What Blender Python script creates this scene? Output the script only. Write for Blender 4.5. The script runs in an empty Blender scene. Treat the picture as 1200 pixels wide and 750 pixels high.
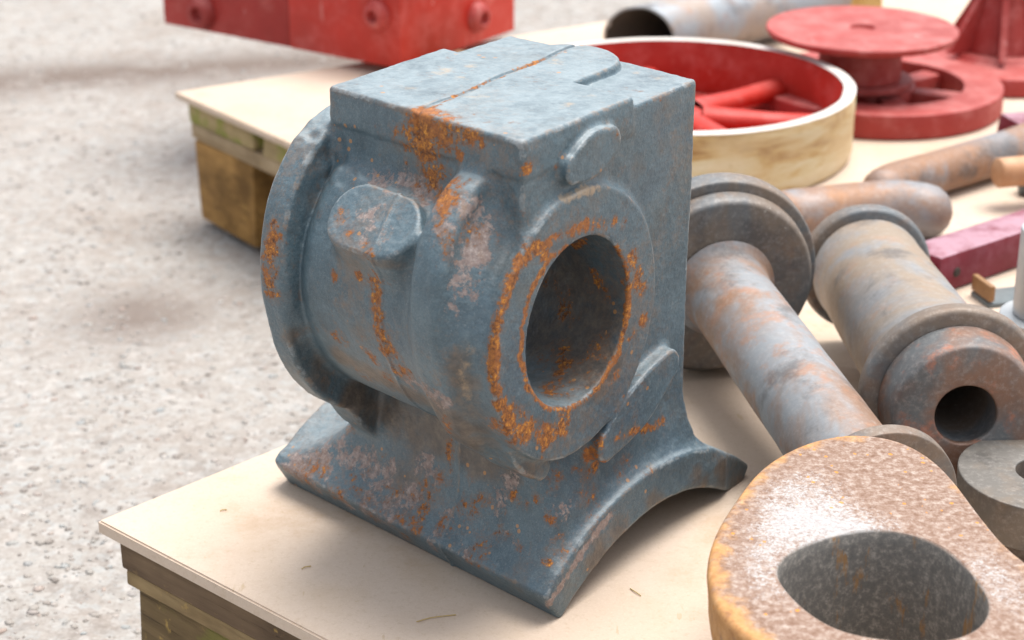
import bpy, bmesh, math, random
import numpy as np
from mathutils import Vector, Matrix, noise as mnoise
random.seed(7)
rng = np.random.default_rng(7)
R = math.radians
S = bpy.context.scene
C = S.collection

# ------------------------------------------------------------------ camera
BOARD = 0.165                       # top of the near board above the ground
cam_d = bpy.data.cameras.new('camera')
cam = bpy.data.objects.new('camera', cam_d)
C.objects.link(cam)
cam.location = (0, 0, BOARD + 0.60)
cam.rotation_euler = (R(90 - 22.5), 0, 0)
cam_d.sensor_width = 36
cam_d.lens = 67.5
cam_d.clip_start = 0.05
cam_d.clip_end = 400
cam_d.dof.use_dof = True
cam_d.dof.focus_distance = 1.14
cam_d.dof.aperture_fstop = 10.0
S.camera = cam
S.render.resolution_x = 1024
S.render.resolution_y = 640

# ------------------------------------------------------------------ world, sun, exposure
SUN_EL, SUN_AZ = 74, 50             # azimuth clockwise from +Y (away from the camera)
w = bpy.data.worlds.new('World')
S.world = w
w.use_nodes = True
nt = w.node_tree
sky = nt.nodes.new('ShaderNodeTexSky')
sky.sky_type = 'NISHITA'
sky.sun_disc = False
sky.sun_elevation = R(SUN_EL)
sky.sun_rotation = R(SUN_AZ)
sky.dust_density = 3.0
sky.air_density = 1.0
hsv = nt.nodes.new('ShaderNodeHueSaturation')
hsv.inputs['Saturation'].default_value = 0.30
nt.links.new(sky.outputs[0], hsv.inputs['Color'])
bg = nt.nodes['Background']
bg.inputs['Strength'].default_value = 0.15
nt.links.new(hsv.outputs[0], bg.inputs['Color'])
sun_d = bpy.data.lights.new('sun', 'SUN')
sun_d.energy = 2.3
sun_d.angle = R(40)
sun_d.color = (1.0, 0.965, 0.92)
sun = bpy.data.objects.new('sun', sun_d)
C.objects.link(sun)
sun.location = (0, 0, 5)
dirv = Vector((math.sin(R(SUN_AZ)) * math.cos(R(SUN_EL)), math.cos(R(SUN_AZ)) * math.cos(R(SUN_EL)), math.sin(R(SUN_EL))))
sun.rotation_euler = dirv.to_track_quat('Z', 'Y').to_euler()
S.view_settings.view_transform = 'Standard'
S.view_settings.look = 'None'
S.view_settings.gamma = 1
S.view_settings.exposure = 0.80

# ------------------------------------------------------------------ helpers
def link_mesh(name, verts, faces, mat, parent=None, smooth=True, sharp=35):
    me = bpy.data.meshes.new(name)
    off = Vector(parent.location) if parent else Vector((0, 0, 0))
    vv = [(v[0] - off.x, v[1] - off.y, v[2] - off.z) for v in verts]
    me.from_pydata(vv, [], [tuple(int(i) for i in f) for f in faces])
    me.update()
    if smooth:
        me.shade_smooth()
        me.set_sharp_from_angle(angle=R(sharp))
    me.materials.append(mat)
    o = bpy.data.objects.new(name, me)
    C.objects.link(o)
    if parent:
        o.parent = parent
    return o

def thing(name, label, cat, loc, group=None):
    o = bpy.data.objects.new(name, None)
    o.empty_display_size = 0.02
    C.objects.link(o)
    o.location = loc
    o['label'] = label
    o['category'] = cat
    if group: o['group'] = group
    return o

def tag(o, label=None, cat=None, group=None, kind=None):
    if label: o['label'] = label
    if cat: o['category'] = cat
    if group: o['group'] = group
    if kind: o['kind'] = kind
    return o

def axes(a, b):
    a = Vector(a); b = Vector(b)
    d = (b - a).normalized()
    up = Vector((0, 0, 1)) if abs(d.z) < 0.9 else Vector((0, 1, 0))
    x = d.cross(up).normalized()
    y = x.cross(d).normalized()
    return a, d, x, y

def rounded(prof, rad, n=3):
    """round the inner corners of a profile [(s, r), ...]"""
    out = [prof[0]]
    for i in range(1, len(prof) - 1):
        p0, p1, p2 = (Vector(prof[i - 1]), Vector(prof[i]), Vector(prof[i + 1]))
        d0 = (p0 - p1); d1 = (p2 - p1)
        rr = min(rad, d0.length * 0.45, d1.length * 0.45)
        if rr < 1e-5:
            out.append(tuple(p1)); continue
        q0 = p1 + d0.normalized() * rr
        q2 = p1 + d1.normalized() * rr
        for k in range(n + 1):
            t = k / n
            q = q0 * (1 - t) ** 2 + p1 * 2 * t * (1 - t) + q2 * t * t
            out.append((q.x, q.y))
    out.append(prof[-1])
    return out

def resample(prof, step):
    out = [prof[0]]
    for a, b in zip(prof[:-1], prof[1:]):
        L = math.hypot(b[0] - a[0], b[1] - a[1])
        n = max(1, int(L / step))
        for k in range(1, n + 1):
            t = k / n
            out.append((a[0] + (b[0] - a[0]) * t, a[1] + (b[1] - a[1]) * t))
    return out

def lathe(name, a, b, prof, mat, parent=None, seg=96, rad=0.0015, step=0.02, wob=0.0, seed=0, sharp=35):
    """solid of revolution about the axis a->b; prof = [(distance along, radius), ...]; closed when it starts/ends at r=0"""
    a, d, x, y = axes(a, b)
    pr = resample(rounded(prof, rad), step) if rad > 0 else resample(prof, step)
    verts, faces, rings = [], [], []
    for s, r in pr:
        if r < 1e-6:
            rings.append([len(verts)]); verts.append(a + d * s)
        else:
            ring = []
            for k in range(seg):
                t = 2 * math.pi * k / seg
                p = a + d * s + (x * math.cos(t) + y * math.sin(t)) * r
                if wob:
                    nn = mnoise.noise(p * 25 + Vector((seed, 0, 0))) * wob + mnoise.noise(p * 90 + Vector((seed, 3, 0))) * wob * 0.4
                    p = p + (x * math.cos(t) + y * math.sin(t)) * nn
                ring.append(len(verts)); verts.append(p)
            rings.append(ring)
    for r0, r1 in zip(rings[:-1], rings[1:]):
        if len(r0) == 1 and len(r1) == 1: continue
        for k in range(seg):
            k2 = (k + 1) % seg
            if len(r0) == 1: faces.append((r0[0], r1[k], r1[k2]))
            elif len(r1) == 1: faces.append((r0[k], r1[0], r0[k2]))
            else: faces.append((r0[k], r1[k], r1[k2], r0[k2]))
    return link_mesh(name, verts, faces, mat, parent, True, sharp)

def tube(name, pts, rad, mat, parent=None, seg=24, round_ends=True, wob=0.0):
    P = [Vector(p) for p in pts]
    # smooth the path with Catmull-Rom
    Q = []
    for i in range(len(P) - 1):
        p0 = P[max(i - 1, 0)]; p1 = P[i]; p2 = P[i + 1]; p3 = P[min(i + 2, len(P) - 1)]
        for k in range(8):
            t = k / 8
            Q.append(0.5 * ((2 * p1) + (p2 - p0) * t + (2 * p0 - 5 * p1 + 4 * p2 - p3) * t * t + (-p0 + 3 * p1 - 3 * p2 + p3) * t ** 3))
    Q.append(P[-1])
    rr = [rad] * len(Q)
    verts, faces, rings = [], [], []
    frames = []
    for i, q in enumerate(Q):
        d = (Q[min(i + 1, len(Q) - 1)] - Q[max(i - 1, 0)]).normalized()
        x = d.cross(Vector((0, 0, 1))).normalized(); y = x.cross(d).normalized()
        frames.append((q, d, x, y))
    seq = []
    if round_ends:
        q, d, x, y = frames[0]
        for t in (85, 65, 45, 25): seq.append((q - d * rad * math.sin(R(t)), rad * math.cos(R(t)), x, y))
    else:
        q, d, x, y = frames[0]; seq.append((q, rad * 0.02, x, y)); seq.append((q, rad * 0.93, x, y)); 
    for i, (q, d, x, y) in enumerate(frames):
        if not round_ends and i == 0: q = q + d * rad * 0.07
        seq.append((q, rad, x, y))
    if round_ends:
        q, d, x, y = frames[-1]
        for t in (25, 45, 65, 85): seq.append((q + d * rad * math.sin(R(t)), rad * math.cos(R(t)), x, y))
    for q, r, x, y in seq:
        ring = []
        for k in range(seg):
            t = 2 * math.pi * k / seg
            p = q + (x * math.cos(t) + y * math.sin(t)) * r
            if wob: p += (x * math.cos(t) + y * math.sin(t)) * mnoise.noise(p * 30) * wob
            ring.append(len(verts)); verts.append(p)
        rings.append(ring)
    for r0, r1 in zip(rings[:-1], rings[1:]):
        for k in range(seg):
            k2 = (k + 1) % seg
            faces.append((r0[k], r1[k], r1[k2], r0[k2]))
    faces.append(tuple(reversed(rings[0]))) ; faces.append(tuple(rings[-1]))
    return link_mesh(name, verts, faces, mat, parent, True, 50)

def prism_box(name, o, ux, uy, uz, mat, parent=None, bev=0.002, jit=0.0):
    """box from corner o with edge vectors ux, uy, uz; bevelled, optionally a little uneven"""
    bm = bmesh.new()
    o = Vector(o); ux = Vector(ux); uy = Vector(uy); uz = Vector(uz)
    vs = []
    for i in (0, 1):
        for j in (0, 1):
            for k in (0, 1):
                p = o + ux * i + uy * j + uz * k
                p += Vector((random.uniform(-jit, jit), random.uniform(-jit, jit), random.uniform(-jit, jit) * 0.3))
                vs.append(bm.verts.new(p))
    for f in ((0, 1, 3, 2), (4, 6, 7, 5), (0, 4, 5, 1), (2, 3, 7, 6), (0, 2, 6, 4), (1, 5, 7, 3)):
        bm.faces.new([vs[i] for i in f])
    bmesh.ops.recalc_face_normals(bm, faces=bm.faces)
    if bev > 0:
        bmesh.ops.bevel(bm, geom=list(bm.edges), offset=bev, segments=2, affect='EDGES', profile=0.6)
    off = Vector(parent.location) if parent else Vector((0, 0, 0))
    for v in bm.verts: v.co -= off
    me = bpy.data.meshes.new(name)
    bm.to_mesh(me); bm.free()
    me.shade_smooth(); me.set_sharp_from_angle(angle=R(40))
    me.materials.append(mat)
    ob = bpy.data.objects.new(name, me)
    C.objects.link(ob)
    if parent: ob.parent = parent
    return ob

def extrude_outline(name, pts, z0, z1, mat, parent=None, bev=0.003, holes=(), seg=2):
    """solid from a 2-D outline (world x, y)"""
    n = len(pts)
    bm = bmesh.new()
    bot = [bm.verts.new((p[0], p[1], z0)) for p in pts]
    top = [bm.verts.new((p[0], p[1], z1)) for p in pts]
    bm.faces.new(top); bm.faces.new(list(reversed(bot)))
    for i in range(n):
        j = (i + 1) % n
        bm.faces.new((bot[i], bot[j], top[j], top[i]))
    bmesh.ops.recalc_face_normals(bm, faces=bm.faces)
    if bev > 0:
        es = [e for e in bm.edges if abs(e.verts[0].co.z - e.verts[1].co.z) < 1e-6]
        bmesh.ops.bevel(bm, geom=es, offset=bev, segments=seg, affect='EDGES')
    off = Vector(parent.location) if parent else Vector((0, 0, 0))
    for v in bm.verts: v.co -= off
    me = bpy.data.meshes.new(name); bm.to_mesh(me); bm.free()
    me.shade_smooth(); me.set_sharp_from_angle(angle=R(40))
    me.materials.append(mat)
    ob = bpy.data.objects.new(name, me); C.objects.link(ob)
    if parent: ob.parent = parent
    return ob

# ------------------------------------------------------------------ materials
class NT:
    def __init__(s, name):
        s.m = bpy.data.materials.new(name); s.m.use_nodes = True
        s.t = s.m.node_tree; s.b = s.t.nodes['Principled BSDF']
        s.tc = s.t.nodes.new('ShaderNodeTexCoord').outputs['Object']
    def n(s, typ, **kw):
        nd = s.t.nodes.new(typ)
        for k, v in kw.items(): setattr(nd, k, v)
        return nd
    def l(s, a, b): s.t.links.new(a, b)
    def set(s, sock, v):
        if isinstance(v, (int, float, tuple)): sock.default_value = v if not isinstance(v, tuple) or len(v) != 3 or sock.type == 'VECTOR' else (*v, 1)
        else: s.l(v, sock)
    def mapping(s, scale=(1, 1, 1), rot=(0, 0, 0), loc=(0, 0, 0), src=None):
        m = s.n('ShaderNodeMapping'); m.inputs['Scale'].default_value = scale; m.inputs['Rotation'].default_value = rot
        m.inputs['Location'].default_value = loc
        s.l(src or s.tc, m.inputs[0]); return m.outputs[0]
    def noise(s, scale, detail=6, rough=0.6, vec=None, dist=0.0):
        nd = s.n('ShaderNodeTexNoise'); nd.inputs['Scale'].default_value = scale; nd.inputs['Detail'].default_value = detail
        nd.inputs['Roughness'].default_value = rough; nd.inputs['Distortion'].default_value = dist
        s.l(vec or s.tc, nd.inputs['Vector']); return nd.outputs[0]
    def voro(s, scale, vec=None, feature='F1', rand=1.0, out=0):
        nd = s.n('ShaderNodeTexVoronoi', feature=feature); nd.inputs['Scale'].default_value = scale
        nd.inputs['Randomness'].default_value = rand
        s.l(vec or s.tc, nd.inputs['Vector']); return nd.outputs[out]
    def ramp(s, fac, stops, interp='LINEAR'):
        r = s.n('ShaderNodeValToRGB'); r.color_ramp.interpolation = interp
        e = r.color_ramp.elements
        while len(e) < len(stops): e.new(0.5)
        for el, (p, c) in zip(e, stops):
            el.position = p; el.color = (c, c, c, 1) if isinstance(c, (int, float)) else (*c, 1)
        s.l(fac, r.inputs[0]); return r.outputs[0]
    def math(s, op, a, b=None, clamp=False):
        m = s.n('ShaderNodeMath', operation=op); m.use_clamp = clamp
        s.set(m.inputs[0], a)
        if b is not None: s.set(m.inputs[1], b)
        return m.outputs[0]
    def mix(s, fac, a, b, blend='MIX'):
        m = s.n('ShaderNodeMix', data_type='RGBA', blend_type=blend)
        s.set(m.inputs[0], fac); s.set(m.inputs[6], a); s.set(m.inputs[7], b); return m.outputs[2]
    def step(s, v, lo, hi):
        m = s.n('ShaderNodeMapRange'); m.interpolation_type = 'SMOOTHSTEP'
        m.inputs[1].default_value = lo; m.inputs[2].default_value = hi; s.set(m.inputs[0], v); return m.outputs[0]
    def attr(s, name):
        a = s.n('ShaderNodeAttribute'); a.attribute_name = name; return a.outputs['Fac']
    def bump(s, h, strength=0.4, dist=0.001, prev=None):
        b = s.n('ShaderNodeBump'); b.inputs['Strength'].default_value = strength; b.inputs['Distance'].default_value = dist
        s.l(h, b.inputs['Height'])
        if prev: s.l(prev, b.inputs['Normal'])
        return b.outputs[0]
    def done(s, col, rough=0.6, normal=None, metal=0.0, spec=0.5):
        s.set(s.b.inputs['Base Color'], col); s.set(s.b.inputs['Roughness'], rough); s.set(s.b.inputs['Metallic'], metal)
        s.b.inputs['Specular IOR Level'].default_value = spec
        if normal: s.l(normal, s.b.inputs['Normal'])
        return s.m

# ---- signed-distance helpers for the casting
def smin(a, b, k):
    h = np.clip(0.5 + 0.5 * (b - a) / k, 0, 1)
    return b + (a - b) * h - k * h * (1 - h)

def smax(a, b, k):
    return -smin(-a, -b, k)

def rbox(X, Y, Z, c, hs, r):
    qx = np.abs(X - c[0]) - hs[0] + r
    qy = np.abs(Y - c[1]) - hs[1] + r
    qz = np.abs(Z - c[2]) - hs[2] + r
    return (np.sqrt(np.maximum(qx, 0) ** 2 + np.maximum(qy, 0) ** 2 + np.maximum(qz, 0) ** 2)
            + np.minimum(np.maximum(qx, np.maximum(qy, qz)), 0) - r)

def disc_x(X, Y, Z, x0, x1, yc, zc, rad, r=0.003):
    """cylinder whose axis runs along X"""
    q = np.sqrt((Y - yc) ** 2 + (Z - zc) ** 2) - rad + r
    w = np.abs(X - 0.5 * (x0 + x1)) - 0.5 * (x1 - x0) + r
    return np.sqrt(np.maximum(q, 0) ** 2 + np.maximum(w, 0) ** 2) + np.minimum(np.maximum(q, w), 0) - r

def capsule_pad(X, Y, Z, x0, x1, a, b, rad, r=0.003):
    """oval pad on an X face running from a=(y,z) to b"""
    ay, az = a
    by, bz = b
    L2 = (by - ay) ** 2 + (bz - az) ** 2
    t = np.clip(((Y - ay) * (by - ay) + (Z - az) * (bz - az)) / L2, 0, 1)
    q = np.sqrt((Y - ay - t * (by - ay)) ** 2 + (Z - az - t * (bz - az)) ** 2) - rad * (1.0 - 0.35 * np.abs(2 * t - 1) ** 2) + r
    w = np.abs(X - 0.5 * (x0 + x1)) - 0.5 * (x1 - x0) + r
    return np.sqrt(np.maximum(q, 0) ** 2 + np.maximum(w, 0) ** 2) + np.minimum(np.maximum(q, w), 0) - r

ARC_Y, ARC_Z, ARC_R = 0.109, -0.139, 0.169      # arch under the saddle foot
XM = -0.088          # parting plane of the casting
def casting_fields(X, Y, Z):
    """signed distances of each feature in the casting's own frame; X along the bore"""
    F = {}
    Xs = np.abs(X - XM)                    # mirror about the parting plane
    # block with a slight draft towards the foot
    yb = 0.152 + (0.296 - Z) * 0.045
    blk = rbox(X, Y, Z, (XM, 0.0710, 0.176), (0.079, 0.0915, 0.120), 0.0035)
    blk = np.maximum(blk, Y - yb)
    blk = smax(blk, X - (-0.009 - (0.296 - Z) * 0.045), 0.003)
    # below the barrel the front of the block steps back to the neck
    yfront = -0.022 + 0.070 / (1 + np.exp((Z - 0.150) / 0.006))
    blk = smax(blk, (yfront - Y) * 0.8, 0.004)
    F['block'] = blk
    # raised pad on the top, with a rounded tongue at the back
    pad = rbox(X, Y, Z, (XM, 0.032, 0.290), (0.0785, 0.0535, 0.0112), 0.003)
    tongue = disc_z(X, Y, Z, XM - 0.002, 0.120, 0.0345, 0.279, 0.3012)
    tb = rbox(X, Y, Z, (XM - 0.002, 0.095, 0.290), (0.0345, 0.03, 0.0112), 0.003)
    F['top_pad'] = np.minimum(pad, np.minimum(tongue, tb))
    # barrel
    b1 = disc_x(X, Y, Z, XM - 0.095, XM + 0.07, 0.033, 0.178, 0.079)
    b2 = disc_x(X, Y, Z, -0.160, XM + 0.065, 0.011, 0.1985, 0.0670, 0.010)
    F['barrel'] = smin(b1, b2, 0.025)
    # collars
    cl = disc_x(X, Y, Z, -0.188, -0.169, 0.034, 0.177, 0.0980, 0.004)
    cl = smin(cl, disc_x(X, Y, Z, -0.187, -0.165, 0.012, 0.205, 0.078, 0.004), 0.012)
    F['collar_left'] = cl
    cr = disc_x(X, Y, Z, -0.058, -0.034, 0.031, 0.179, 0.0885, 0.006)
    cr = smin(cr, disc_x(X, Y, Z, -0.058, -0.034, 0.002, 0.211, 0.070, 0.006), 0.012)
    F['collar_right'] = cr
    F['ring'] = disc_x(X, Y, Z, -0.06, -0.0060, 0.0285, 0.1815, 0.0800, 0.0018)
    # oval boss on the barrel, its axis leaning up and outwards
    n = np.array([-0.66, 0.751])
    dy, dz = Y + 0.0535, Z - 0.245
    s = dy * n[0] + dz * n[1]
    t = dy * n[1] - dz * n[0]
    Xb = X + 0.0985
    e = (np.sqrt((np.maximum(np.abs(Xb) - 0.0135, 0)) ** 2 + t ** 2) - 0.0205 - 0.14 * np.maximum(-s, 0) + 0.002)
    w = np.maximum(s, -0.06 - s) + 0.002
    F['boss'] = np.sqrt(np.maximum(e, 0) ** 2 + np.maximum(w, 0) ** 2) + np.minimum(np.maximum(e, w), 0) - 0.002
    # saddle foot: arch slab that flares out to both ends
    rr = np.sqrt((Y - ARC_Y) ** 2 + (Z - ARC_Z) ** 2)
    arch = np.maximum(ARC_R - rr, rr - ARC_R - 0.0245)
    cut = np.where(Y > ARC_Y, Y - ARC_Y - 0.024, ARC_Y - Y) * 0.823 + (Z - ARC_Z) * (-0.568)      # radial cuts at both feet
    arch = smax(arch, cut - 0.0005, 0.0025)
    arch = smax(arch, np.abs(X - (-0.1315)) - 0.1255, 0.0025)
    arch = np.maximum(arch, -Z)
    F['foot'] = arch
    # neck between barrel and foot
    # it flares concavely into the foot at the front and at both ends
    yf = 0.022 - 0.027 * np.exp(-np.maximum(Z - 0.014, 0) / 0.032)
    xr = -0.0165 + 0.0100 * np.exp(-np.maximum(Z - 0.030, 0) / 0.022)
    xr = xr - 0.009 * np.clip((Z - 0.058) / 0.03, 0, 1)
    xl = -0.184 - 0.068 * np.exp(-np.maximum(Z - 0.024, 0) / 0.028)
    nk = smax(yf - Y, X - xr, 0.012)
    nk = smax(nk, xl - X, 0.016)
    nk = smax(nk, Y - yb + 0.009 * np.clip((Z - 0.058) / 0.03, 0, 1) - 0.03 * np.exp(-np.maximum(Z - 0.03, 0) / 0.02), 0.003)
    nk = smax(nk, -(Y - ARC_Y) * 0.823 + (Z - ARC_Z) * (-0.568) - 0.0005, 0.004)
    F['neck'] = np.maximum(nk * 0.8, Z - 0.165)
    # pads
    F['face_pad'] = capsule_pad(X, Y, Z, -0.03, -0.0035, (0.021, 0.276), (0.056, 0.283), 0.0135, 0.002)
    F['lug_a'] = capsule_pad(X, Y, Z, -0.04, -0.0055, (0.062, 0.092), (0.128, 0.120), 0.0165, 0.002)
    F['lug_b'] = capsule_pad(X, Y, Z, -0.042, -0.014, (-0.020, 0.122), (0.006, 0.096), 0.0105)
    F['lug_c'] = capsule_pad(X, Y, Z, -0.196, -0.17, (0.000, 0.086), (0.026, 0.060), 0.0075)
    # bore
    F['bore'] = np.sqrt((Y - 0.0285) ** 2 + (Z - 0.183) ** 2) - 0.0500
    return F

def disc_z(X, Y, Z, xc, yc, rad, z0, z1, r=0.003):
    q = np.sqrt((X - xc) ** 2 + (Y - yc) ** 2) - rad + r
    w = np.abs(Z - 0.5 * (z0 + z1)) - 0.5 * (z1 - z0) + r
    return np.sqrt(np.maximum(q, 0) ** 2 + np.maximum(w, 0) ** 2) + np.minimum(np.maximum(q, w), 0) - r

def casting_sdf(X, Y, Z):
    F = casting_fields(X, Y, Z)
    body = smin(F['block'], F['top_pad'], 0.0025)
    bar = smin(F['barrel'], F['boss'], 0.006)
    bar = smin(bar, F['collar_left'], 0.004)
    bar = smin(bar, F['collar_right'], 0.013)
    bar = smin(bar, F['ring'], 0.003)
    foot = smin(F['foot'], F['neck'], 0.012)
    body = smin(body, foot, 0.012)
    body = smin(body, bar, 0.007)
    body = smin(body, F['face_pad'], 0.004)
    body = smin(body, F['lug_a'], 0.006)
    body = smin(body, F['lug_b'], 0.005)
    body = smin(body, F['lug_c'], 0.005)
    # the saddle underneath stays open
    und = np.sqrt((Y - ARC_Y) ** 2 + (Z - ARC_Z) ** 2) - ARC_R
    body = smax(body, -und, 0.003)
    body = np.maximum(body, -Z + 0.0003)
    # parting seam
    seam = np.abs(X + 0.0925 + 0.078 * Y + 0.0012 * np.sin(Y * 90 + Z * 70)) - 0.0004
    body = body + np.where(Z > 0.285, 0.0016, -0.0009) * np.exp(-(np.maximum(seam, 0) / 0.0011) ** 2) * (Y < 0.155)
    body = smax(body, -F['bore'], 0.002)
    return body

def surface_nets(fn, lo, hi, h):
    xs = np.arange(lo[0], hi[0], h); ys = np.arange(lo[1], hi[1], h); zs = np.arange(lo[2], hi[2], h)
    V = fn(xs[:, None, None].astype(np.float32), ys[None, :, None].astype(np.float32), zs[None, None, :].astype(np.float32))
    V = np.broadcast_to(V, (len(xs), len(ys), len(zs)))
    S = V < 0
    n = S[:-1, :-1, :-1].astype(np.int8)
    cs = [(i, j, k) for i in (0, 1) for j in (0, 1) for k in (0, 1)]
    cnt = sum(S[i:S.shape[0] - 1 + i, j:S.shape[1] - 1 + j, k:S.shape[2] - 1 + k].astype(np.int8) for i, j, k in cs)
    act = np.argwhere((cnt > 0) & (cnt < 8))
    idx = -np.ones(cnt.shape, np.int64)
    idx[tuple(act.T)] = np.arange(len(act))
    acc = np.zeros((len(act), 3)); num = np.zeros(len(act))
    for a in cs:
        for ax in range(3):
            if a[ax]: continue
            b = list(a); b[ax] = 1
            va = V[act[:, 0] + a[0], act[:, 1] + a[1], act[:, 2] + a[2]].astype(float)
            vb = V[act[:, 0] + b[0], act[:, 1] + b[1], act[:, 2] + b[2]].astype(float)
            m = (va < 0) != (vb < 0)
            t = np.where(m, va / np.where(m, va - vb, 1), 0)
            p = np.array(a, float)[None].repeat(len(act), 0)
            p[:, ax] = t
            acc[m] += p[m]; num[m] += 1
    P = (act + acc / num[:, None]) * h + np.array([xs[0], ys[0], zs[0]])
    quads = []
    for ax in range(3):
        u, v = [(1, 2), (2, 0), (0, 1)][ax]
        sl0 = [slice(1, -1)] * 3; sl1 = [slice(1, -1)] * 3
        sl0[ax] = slice(0, -1); sl1[ax] = slice(1, None)
        A = S[tuple(sl0)]; B = S[tuple(sl1)]
        e = np.argwhere(A != B)
        e0 = e.copy()
        for d in range(3):
            if d != ax: e0[:, d] += 1
        flip = A[tuple(e.T)]
        def cell(du, dv):
            c = e0.copy(); c[:, u] += du; c[:, v] += dv
            return idx[tuple(c.T)]
        q = np.stack([cell(-1, -1), cell(0, -1), cell(0, 0), cell(-1, 0)], 1)
        q[~flip] = q[~flip][:, ::-1]
        quads.append(q)
    return P, np.concatenate(quads)

def mat_casting():
    s = NT('weathered_blue_grey_paint')
    big = s.noise(9, 4, 0.6); mid = s.noise(38, 6, 0.65); fine = s.noise(160, 6, 0.7); grit = s.noise(620, 4, 0.75)
    base = s.ramp(mid, [(0.30, (0.046, 0.080, 0.100)), (0.5, (0.066, 0.113, 0.140)), (0.70, (0.094, 0.150, 0.180))])
    base = s.mix(s.math('MULTIPLY', s.step(big, 0.45, 0.72), 0.7), base, (0.050, 0.086, 0.118))
    base = s.mix(s.math('MULTIPLY', s.step(s.noise(17, 5, 0.7, s.mapping(loc=(5, 5, 5))), 0.52, 0.70), 0.55), base, (0.105, 0.105, 0.092))
    base = s.mix(s.math('MULTIPLY', s.step(fine, 0.46, 0.70), 0.45), base, (0.140, 0.195, 0.220))
    base = s.mix(s.math('MULTIPLY', s.step(grit, 0.55, 0.75), 0.35), base, (0.24, 0.27, 0.28))
    base = s.mix(s.math('MULTIPLY', s.step(grit, 0.45, 0.30), 0.35), base, (0.022, 0.030, 0.038))
    g9 = s.noise(1050, 3, 0.8, s.mapping(loc=(6, 2, 8)))
    base = s.mix(s.math('MULTIPLY', s.step(g9, 0.56, 0.66), 0.40), base, (0.24, 0.26, 0.26))
    base = s.mix(s.math('MULTIPLY', s.step(g9, 0.44, 0.34), 0.50), base, (0.020, 0.026, 0.032))
    # thin brown film of flash rust over parts of the paint
    fl = s.step(s.math('ADD', s.noise(13, 5, 0.7, s.mapping(loc=(8, 3, 1))), s.math('MULTIPLY', s.math('SUBTRACT', s.noise(240, 5, 0.8), 0.5), 0.9)), 0.50, 0.72)
    base = s.mix(s.math('MULTIPLY', fl, 0.42), base, (0.20, 0.125, 0.075))
    # pale dusty tone on upward faces; also paints in their sky reflection
    geo = s.n('ShaderNodeNewGeometry'); sx = s.n('ShaderNodeSeparateXYZ'); s.l(geo.outputs['True Normal'], sx.inputs[0])
    dust_sheen = s.math('MULTIPLY', s.step(sx.outputs[2], 0.70, 0.98), s.step(s.math('ADD', s.math('MULTIPLY', mid, 0.4), s.math('MULTIPLY', fine, 0.4)), 0.15, 0.55))
    base = s.mix(s.math('MULTIPLY', dust_sheen, 0.58), base, (0.34, 0.40, 0.42))
    # olive to red brown, strongest in the grooves, undersides and bore
    brown_tone = s.attr('brown_tone')
    dm = s.step(s.math('ADD', brown_tone, s.math('MULTIPLY', s.math('SUBTRACT', mid, 0.5), 1.6)), 0.22, 0.80)
    base = s.mix(s.math('MULTIPLY', dm, 0.80), base, s.ramp(s.noise(120, 6, 0.75), [(0.3, (0.045, 0.034, 0.025)), (0.5, (0.10, 0.070, 0.048)), (0.7, (0.18, 0.135, 0.095))]))
    # bare pinkish grey scale where the paint is worn through
    nf = s.noise(230, 7, 0.8)
    pn = s.math('ADD', s.attr('pale'), s.math('ADD', s.math('MULTIPLY', s.math('SUBTRACT', nf, 0.5), 1.5), s.math('ADD', s.math('MULTIPLY', s.math('SUBTRACT', s.noise(70, 8, 0.75), 0.5), 1.4), s.math('MULTIPLY', s.math('SUBTRACT', s.noise(24, 3, 0.6), 0.5), 0.9))))
    pm = s.step(pn, 0.48, 0.60)
    pc = s.ramp(s.noise(300, 6, 0.8), [(0.3, (0.15, 0.095, 0.080)), (0.5, (0.27, 0.20, 0.175)), (0.72, (0.46, 0.39, 0.35))])
    base = s.mix(s.math('MULTIPLY', pm, 0.85), base, pc)
    # worn edges
    rn_e = s.noise(75, 7, 0.75, s.mapping(loc=(2, 9, 4)))
    ed = s.step(s.math('ADD', s.attr('edge'), s.math('MULTIPLY', s.math('SUBTRACT', rn_e, 0.5), 3.2)), 0.85, 1.25)
    base = s.mix(s.math('MULTIPLY', ed, 0.55), base, s.mix(s.step(mid, 0.45, 0.55), (0.30, 0.33, 0.34), (0.24, 0.155, 0.095)))
    # rust
    rn0 = s.noise(95, 9, 0.75)
    rn = s.math('ADD', s.attr('rust'), s.math('ADD', s.math('MULTIPLY', s.math('SUBTRACT', rn0, 0.5), 1.7), s.math('ADD', s.math('MULTIPLY', s.math('SUBTRACT', s.noise(270, 6, 0.8, s.mapping(loc=(1, 7, 3))), 0.5), 1.5), s.math('MULTIPLY', s.math('SUBTRACT', s.noise(33, 3, 0.6, dist=0.5), 0.5), 1.0))))
    rm = s.step(rn, 0.50, 0.57)
    rc = s.ramp(s.noise(330, 8, 0.85), [(0.36, (0.035, 0.015, 0.009)), (0.46, (0.17, 0.058, 0.016)), (0.54, (0.38, 0.135, 0.020)), (0.66, (0.78, 0.36, 0.04))])
    rc = s.mix(s.step(s.noise(45, 4, 0.6), 0.42, 0.66), rc, s.ramp(s.noise(310, 6, 0.8), [(0.35, (0.16, 0.055, 0.020)), (0.65, (0.42, 0.15, 0.035))]))
    vd = s.voro(95); sp = s.math('MULTIPLY', s.math('LESS_THAN', vd, 0.13), s.math('GREATER_THAN', s.noise(14, 3, 0.6, vec=s.mapping(loc=(3, 1, 2))), 0.55))
    col = s.mix(s.math('MULTIPLY', sp, 0.6), base, (0.50, 0.22, 0.05))
    halo = s.step(rn, 0.20, 0.52)
    col = s.mix(s.math('MULTIPLY', halo, 0.55), col, s.mix(fine, (0.12, 0.062, 0.035), (0.22, 0.13, 0.08)))
    col = s.mix(rm, col, rc)
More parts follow.
